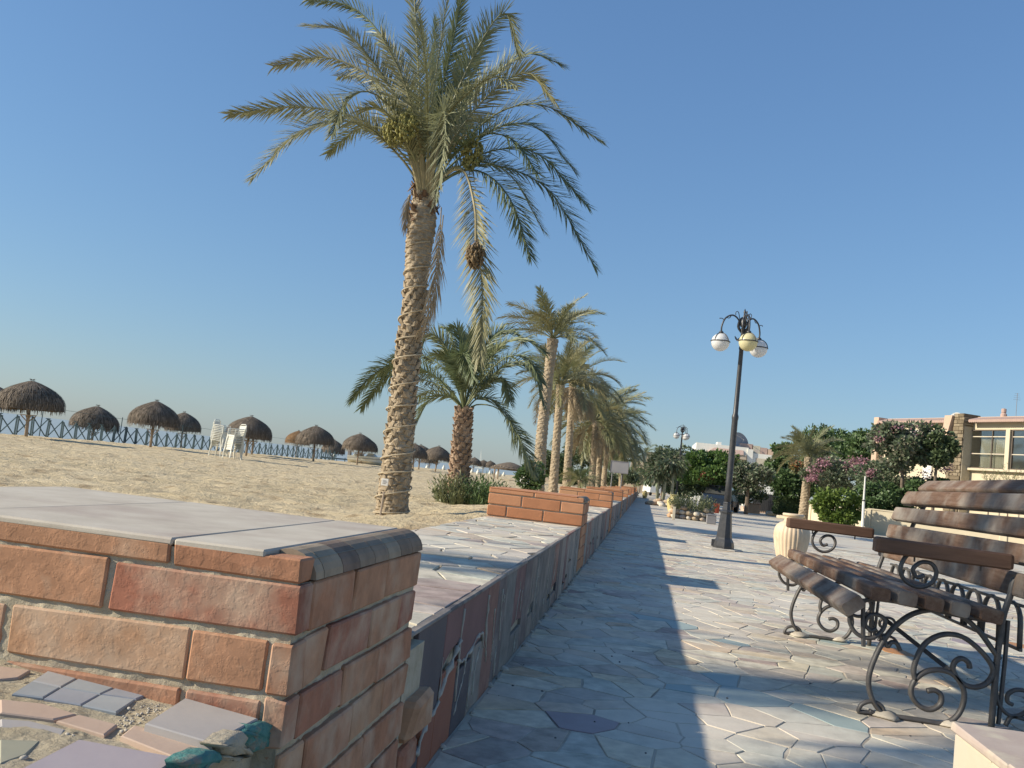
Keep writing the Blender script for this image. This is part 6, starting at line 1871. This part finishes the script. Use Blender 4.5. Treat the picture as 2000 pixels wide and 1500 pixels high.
nt.links.new(tr.outputs[0], ms.inputs[1]); nt.links.new(gl.outputs[0], ms.inputs[2]); nt.links.new(ms.outputs[0], o_.inputs[0])
window(uw0 - .1, uw1, zsill, zw1, .08, (.62,), (.38, .82))
h.box('pillar', um0, um1, zsill, zw1, -.02, 1.2, M_stucco)
wd = uw1 - uw0
window(ux0, ux0 + wd * 1.4, zsill, zw1, .08, (.3, .62), (.38, .82))
h.box('pillar', ux0 + wd * 1.4 + .1, ux0 + wd * 1.4 + .5, zsill, zw1, -.02, 1.2, M_stucco)
window(ux0 + wd * 1.4 + .6, ux0 + wd * 2.9, zsill, zw1, .08, (.3, .62), (.38, .82))
# openings left of the fin, mostly behind the trees
a = Hh_(1765, 845); b = Hh_(1856, 905)
window(a[0], Hh_(1815, 850)[0], b[1], a[1], .10, (.5,), (), curtain=False, fm=M_white); window(Hh_(1826, 850)[0], b[0], b[1], a[1], .10, (.5,), (), curtain=False, fm=M_white)
h.box('shutter_box', a[0] - .1, b[0] + .1, a[1] + .002, a[1] + .14, -.06, .115, M_white)
a = Hh_(1804, 868); b = Hh_(1818, 912); h.box('door', a[0], b[0], b[1] - .6, a[1], .04, .115, M_white)
# things on the roof
def dish(name, label, c, r, m, yaw, tilt, mast=.5):
    rt_ = empty(name, c)
    mb = MB(); K = 28; vs = [(0, 0, 0)]; 
    for i in range(1, 7):
        rr_ = r * i / 6
        for j in range(K): vs.append((rr_ * math.cos(6.283*j/K), rr_ * math.sin(6.283*j/K), .28 * rr_ * rr_ / r))
    fs = [(0, 1 + j, 1 + (j+1) % K) for j in range(K)] + [(1+(i-1)*K+j, 1+i*K+j, 1+i*K+(j+1)%K, 1+(i-1)*K+(j+1)%K) for i in range(1, 6) for j in range(K)]
    n_ = len(vs); vs2 = [(v[0], v[1], v[2] - .02) for v in vs]
    mb.add(vs, fs); mb.add(vs2, [f[::-1] for f in fs])
    o = mb.obj('reflector', m, rt_, True); o.location = (0, 0, mast + r * .5); o.rotation_euler = (tilt, 0, yaw)
    mb = MB(); mb.tube([(0, 0, 0), (0, 0, mast + r * .5)], .04, 6); mb.tube([(0, 0, 0), (r*.4, 0, 0)], .03, 5); mb.obj('mast', M_grey, rt_)
    R_ = Matrix.Rotation(yaw, 3, 'Z') @ Matrix.Rotation(tilt, 3, 'X'); e = Vector((0, 0, mast + r * .5)) + R_ @ Vector((0, 0, r * .8))
    mb = MB(); 
    for j in range(3):
        b_ = Vector((0, 0, mast + r * .5)) + R_ @ Vector((r*.9*math.cos(2.09*j), r*.9*math.sin(2.09*j), .25*r)); mb.tube([b_, e], .012, 4)
    mb.lathe([(.04, -.05), (.05, .05)], e, 8); mb.obj('feed_arm', M_grey, rt_)
    tag(rt_, label, 'satellite dish', 'satellite dishes on the villa roofs'); return rt_
c = PL(1868, 820, h.A + Vector((.5, .5)), h.d); dish('satellite_dish', 'white satellite dish half showing above the stone fin of the cream villa', (c.x, c.y, zroof + .02), .30, M_white, math.radians(-35), math.radians(70), .05)
c = PL(1960, 815, h.A + Vector((.8, .8)), h.d)
mb = MB(); mb.lathe([(.14, 0), (.14, .35), (.09, .40), (.11, .44), (.11, .60), (.02, .62)], k=10); tag(mb.obj('water_tank', M_rooftile, None, loc=(c.x, c.y, zroof + .1)), 'small brown tank on the flat roof of the cream villa', 'tank')
c = PL(1984, 815, h.A + Vector((.8, .8)), h.d); mb = MB(); mb.tube([(0, 0, 0), (0, 0, 1.3)], .012, 5)
for k in range(4): mb.tube([(-.16 + .02 * k, 0, 1.0 + .09 * k), (.16 - .02 * k, 0, 1.0 + .09 * k)], .006, 4)
tag(mb.obj('roof_aerial', M_grey, None, loc=(c.x, c.y, zroof + .1)), 'thin television aerial on the cream villa roof near the right frame', 'aerial')
# small dry plants on the sill below the windows
for k, (px, nm) in enumerate(((1934, 'left'), (1972, 'right'))):
    c = PL(px, 940, h.A + Vector((-.3, -.3)), h.d)
    o = spray(22, .25, 0, .4, .85, 60 + k, .10, .012, .8).obj('roof_plant', M_leaf_olive, None, loc=(c.x, c.y, c.z)); tag(o, 'wispy grey plant against the cream wall below the wide windows, %s of the two' % nm, 'plant', 'wispy plants below the windows')
    st2 = MB(); st2.tube([(0, 0, -c.z), (0, 0, .1)], .03, 5); st2.obj('stem', M_bark, o)

# white villa
h = House((5.0, 90), (14.5, 90)); tag(h.root, 'white villa with arched shaded balcony behind the tall lamp post', 'villa')
W_ = lambda px, py: h.uz(px, py)
zc = W_(1400, 868)[1]
h.box('wall', W_(1360, 868)[0], W_(1392, 868)[0], 0, zc, 0, 8, M_stucco_w)
h.box('wall', W_(1392, 868)[0], W_(1462, 880)[0], zc - .75, zc, 0, 8, M_stucco_w)
h.box('wall', W_(1460, 880)[0], W_(1471, 880)[0], 0, zc - .12, -.1, 8, M_stucco_w)
h.box('wall', W_(1471, 880)[0] , W_(1532, 880)[0], 0, zc - .45, .05, 8, M_stucco_w)
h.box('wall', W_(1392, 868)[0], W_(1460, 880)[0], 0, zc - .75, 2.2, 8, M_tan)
h.box('wall_panel', W_(1476, 895)[0], W_(1502, 895)[0], W_(1490, 918)[1], W_(1490, 896)[1], .02, .05, M_cream)
h.box('balcony_wall', W_(1392, 868)[0], W_(1460, 880)[0], zc - 2.9, zc - 2.3, -.2, .1, M_stucco_w)
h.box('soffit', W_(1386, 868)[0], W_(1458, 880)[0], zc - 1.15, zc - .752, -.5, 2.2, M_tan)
fb = MB(); ua, ub = W_(1383, 868)[0], W_(1452, 880)[0]
fb.add([(ua, -.6, zc - .75), (ub, -.6, zc - .75), (ub, 0, zc - .3), (ua + .6, 0, zc - .3), (ua, 0, zc - .75), (ub, 0, zc - .75)], [(0, 1, 2, 3), (0, 3, 4), (1, 5, 2)]); fb.obj('canopy_roof', M_rooftile, h.root)
for (x0, x1) in ((1400, 1418), (1422, 1438)):
    g_ = MB(); g_.box(W_(x0, 900)[0], W_(x1, 900)[0], 2.10, 2.18, W_(1410, 925)[1], W_(1410, 894)[1]); w_ = g_.obj('window', M_glass, h.root)
    g_ = MB(); g_.box(W_((x0+x1)/2-.7, 900)[0], W_((x0+x1)/2+.7, 900)[0], 2.06, 2.098, W_(1410, 925)[1], W_(1410, 894)[1]); g_.obj('frame', M_white, w_)
for (x0, x1, y0, y1, m_, nm) in ((1403, 1411, 862, 868, M_white, 'roof_hut'), (1446, 1474, 864, 874, M_rooftile, 'tiled_roof'), (1472, 1488, 869, 880, M_cream, 'cooler_box'), (1488, 1502, 873, 880, M_rooftile, 'tiled_roof'), (1503, 1515, 876, 883, M_stucco_p, 'roof_hut')):
    h.box(nm, W_(x0, y0)[0], W_(x1, y0)[0], W_(x0, y1)[1] - .35, W_(x0, y0)[1], 1.0, 3.0, m_)
c = PL(1442, 870, h.A + Vector((0, 1.0)), h.d); d_ = dish('satellite_dish', 'large grey mesh satellite dish on the white villa roof behind the lamp post', (c.x, c.y, zc - .2), .95, M_sign, math.radians(35), math.radians(68), .15)
# tan building and low wall at the far end
h = House((2.0, 130), (8, 130)); tag(h.root, 'plain tan building block above the far shrubs', 'building')
a = h.uz(1263, 882); b = h.uz(1300, 905); h.box('wall', a[0], b[0] + 4, 0, a[1], 0, 8, M_tan); h.box('roof_hut', a[0] + 1.6, a[0] + 2.8, a[1], a[1] + .8, 2, 4, M_tan)
h.box('low_wing', a[0] - 2.0, a[0], 0, a[1] - 1.4, .2, 7, M_tan)
a = PY(1000, 935, 130); 
wallseg('boundary_wall', 'long pale boundary wall at the far end between the palm trunks', (PY(1040, 935, 100).x, 100), (PY(1300, 950, 100).x, 100), 1.0, .3, M_tan, False, None)
h2 = House((-9, 118), (-3, 118)); tag(h2.root, 'low white kiosk seen between the palm trunks', 'kiosk')
a = h2.uz(1060, 920); b = h2.uz(1078, 940); h2.box('wall', a[0], b[0], 0, a[1] * .5, 0, 4, M_white); h2.box('roof', a[0] - .3, b[0] + .3, a[1] * .5, a[1] * .5 + .25, -.4, 4.2, M_rooftile)
